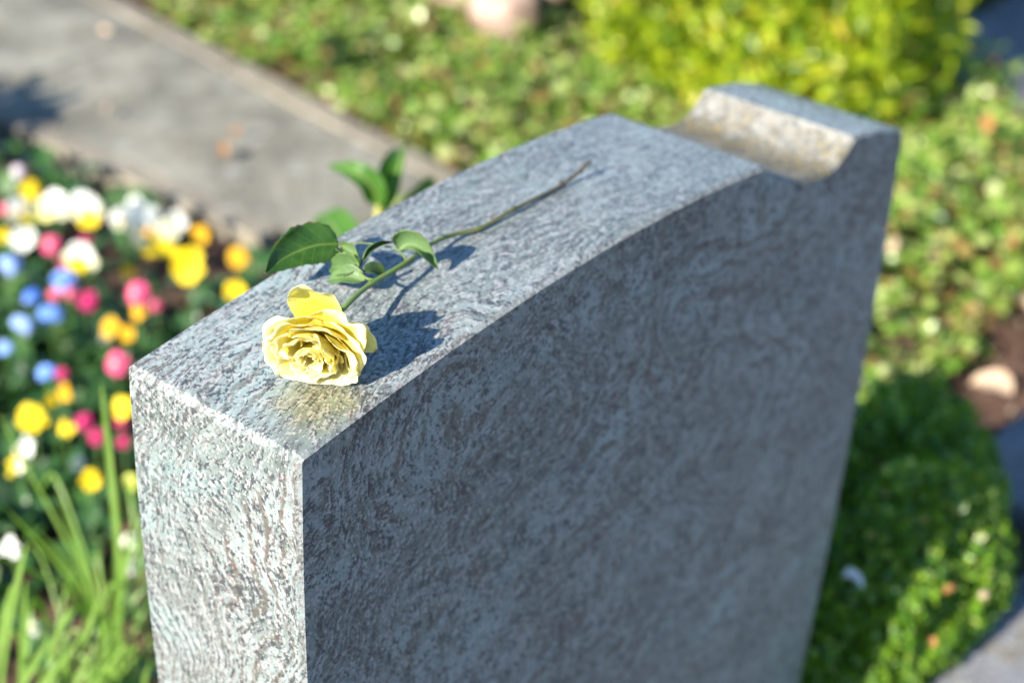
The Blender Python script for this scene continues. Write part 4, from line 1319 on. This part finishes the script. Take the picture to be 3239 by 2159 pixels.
# leafy filling of the bed
n = 4200
xy = np.c_[rg.uniform(-0.2, 1.17, n), rg.uniform(0.2, 2.6, n)]
k1 = nz2(xy, 3.4, 2.2)
fr = np.clip((xy[:, 1] - 0.95) / 0.25, 0, 1) * np.clip((1.10 - xy[:, 0]) / 0.1, 0, 1)
fr *= np.clip((1.95 + 0.0 - xy[:, 1] - np.maximum(0, xy[:, 0] - .75) * .6) / 0.2, 0, 1)
fr *= (xy[:, 1] < 1.74 - 0.55 * np.maximum(0, xy[:, 0] - 0.75)) & (xy[:, 0] < 1.08)
xy = xy[(k1 > -.10) & (rg.uniform(0, 1, n) < .15 + .85 * fr)]
m_ = len(xy)
per = 4
az = np.repeat(rg.uniform(0, 6.28, m_), per) + np.tile(np.arange(per) * 1.7, m_) + rg.uniform(-.4, .4, m_ * per)
el = rg.uniform(.05, .95, m_ * per)
D = np.c_[np.cos(az) * np.cos(el), np.sin(az) * np.cos(el), np.sin(el)]
U = np.c_[-np.cos(az) * .6, -np.sin(az) * .6, np.ones(m_ * per)] + rg.normal(0, .3, (m_ * per, 3))
BEDMASS = mat_foliage('bed_leaf_mass', [(0.0, (0.018, 0.065, 0.018)), (0.5, (0.035, 0.105, 0.024)), (0.85, (0.065, 0.15, 0.035)), (1.0, (0.13, 0.20, 0.08))], rough=0.36, tf=0.3)
bl = leaf_mass('bedding_leaves', np.c_[np.repeat(xy, per, 0), GZ + rg.uniform(.005, .075, m_ * per)], D, U, rg.uniform(.035, .065, m_ * per), 'round', BEDMASS)
tag(bl, 'dark green leaves filling the flower bed between the pansies and daisies', 'bedding plants', kind='stuff')

# strap leaves at the left end of the stone
BLADE = NT('grass_blade')
_rn = BLADE.n.new('ShaderNodeObjectInfo').outputs['Random']
_cb = BLADE.mix(_rn, (0.18, 0.31, 0.05), (0.32, 0.44, 0.14))
_cb = BLADE.mix(BLADE.noise(BLADE.mapping(BLADE.coord(), (80, 80, 6)), 1, 3), _cb, (0.12, 0.24, 0.03))
BLADE.base(_cb, 0.38, 0.5)
BLADE.translucent(BLADE.mix(1.0, _cb, (1.6, 1.7, 0.6), 'MULTIPLY'), 0.35)


def blade(pts, hw, parent, inv, seed):
    rs = random.Random(seed)
    sp = smooth_path(pts, 6)
    n = len(sp)
    nrm0 = Vector((-0.75 + rs.uniform(-.4, .4), -0.5 + rs.uniform(-.4, .4), .5))
    V, F = [], []
    for i, p in enumerate(sp):
        q = i / (n - 1)
        t = (sp[min(i + 1, n - 1)] - sp[max(i - 1, 0)]).normalized()
        nr = Matrix.Rotation(q * rs.uniform(.2, .3), 3, t) @ nrm0
        x = t.cross(nr).normalized()
        z = x.cross(t)
        w = hw * (min(1, (q * 5) ** .6 + .12)) * (1 - .25 * q)
        for s, lift in ((-1, .28), (-.5, .07), (0, 0), (.5, .07), (1, .28)):
            V.append(p + x * w * s + z * w * lift - inv)
    for i in range(n - 1):
        for j in range(4):
            a = i * 5 + j
            F.append((a, a + 1, a + 6, a + 5))
    return mk('blade', V, F, BLADE.m, parent)


CL = [empty('grass_clump', (0.31, 0.66, GZ), 'clump of long strap shaped green blades beside the left end of the headstone', 'grass clump'),
      empty('grass_clump', (0.16, 0.60, GZ), 'clump of leaning green blades at the bottom left corner of the picture', 'grass clump')]
for k, (pts, hw) in enumerate(BLADES):
    end = Vector(pts[-1])
    c = CL[0] if end.x > 0.215 else CL[1]
    base = Vector((c.location.x + (end.x - c.location.x) * .6, c.location.y + (end.y - c.location.y) * .6, GZ))
    blade([Vector(p) for p in pts] + [end.lerp(base, .55), base], hw * .52, c, c.location, k)
rs = random.Random(21)
for c in CL:
    for k in range(24):
        a = rs.uniform(0, 6.28)
        b0 = c.location + Vector((rs.uniform(-.06, .06), rs.uniform(-.05, .05), 0))
        h = rs.uniform(.10, .30)
        o_ = Vector((math.cos(a), math.sin(a), 0)) * h * rs.uniform(.3, .9)
        pts = [b0 + o_ + Vector((0, 0, h * rs.uniform(.5, .95))), b0 + o_ * .7 + Vector((0, 0, h * .85)), b0 + o_ * .25 + Vector((0, 0, h * .45)), b0]
        if max(p.y for p in pts) < .2: continue
        blade(pts, rs.uniform(.0015, .0030), c, c.location, 100 + k)
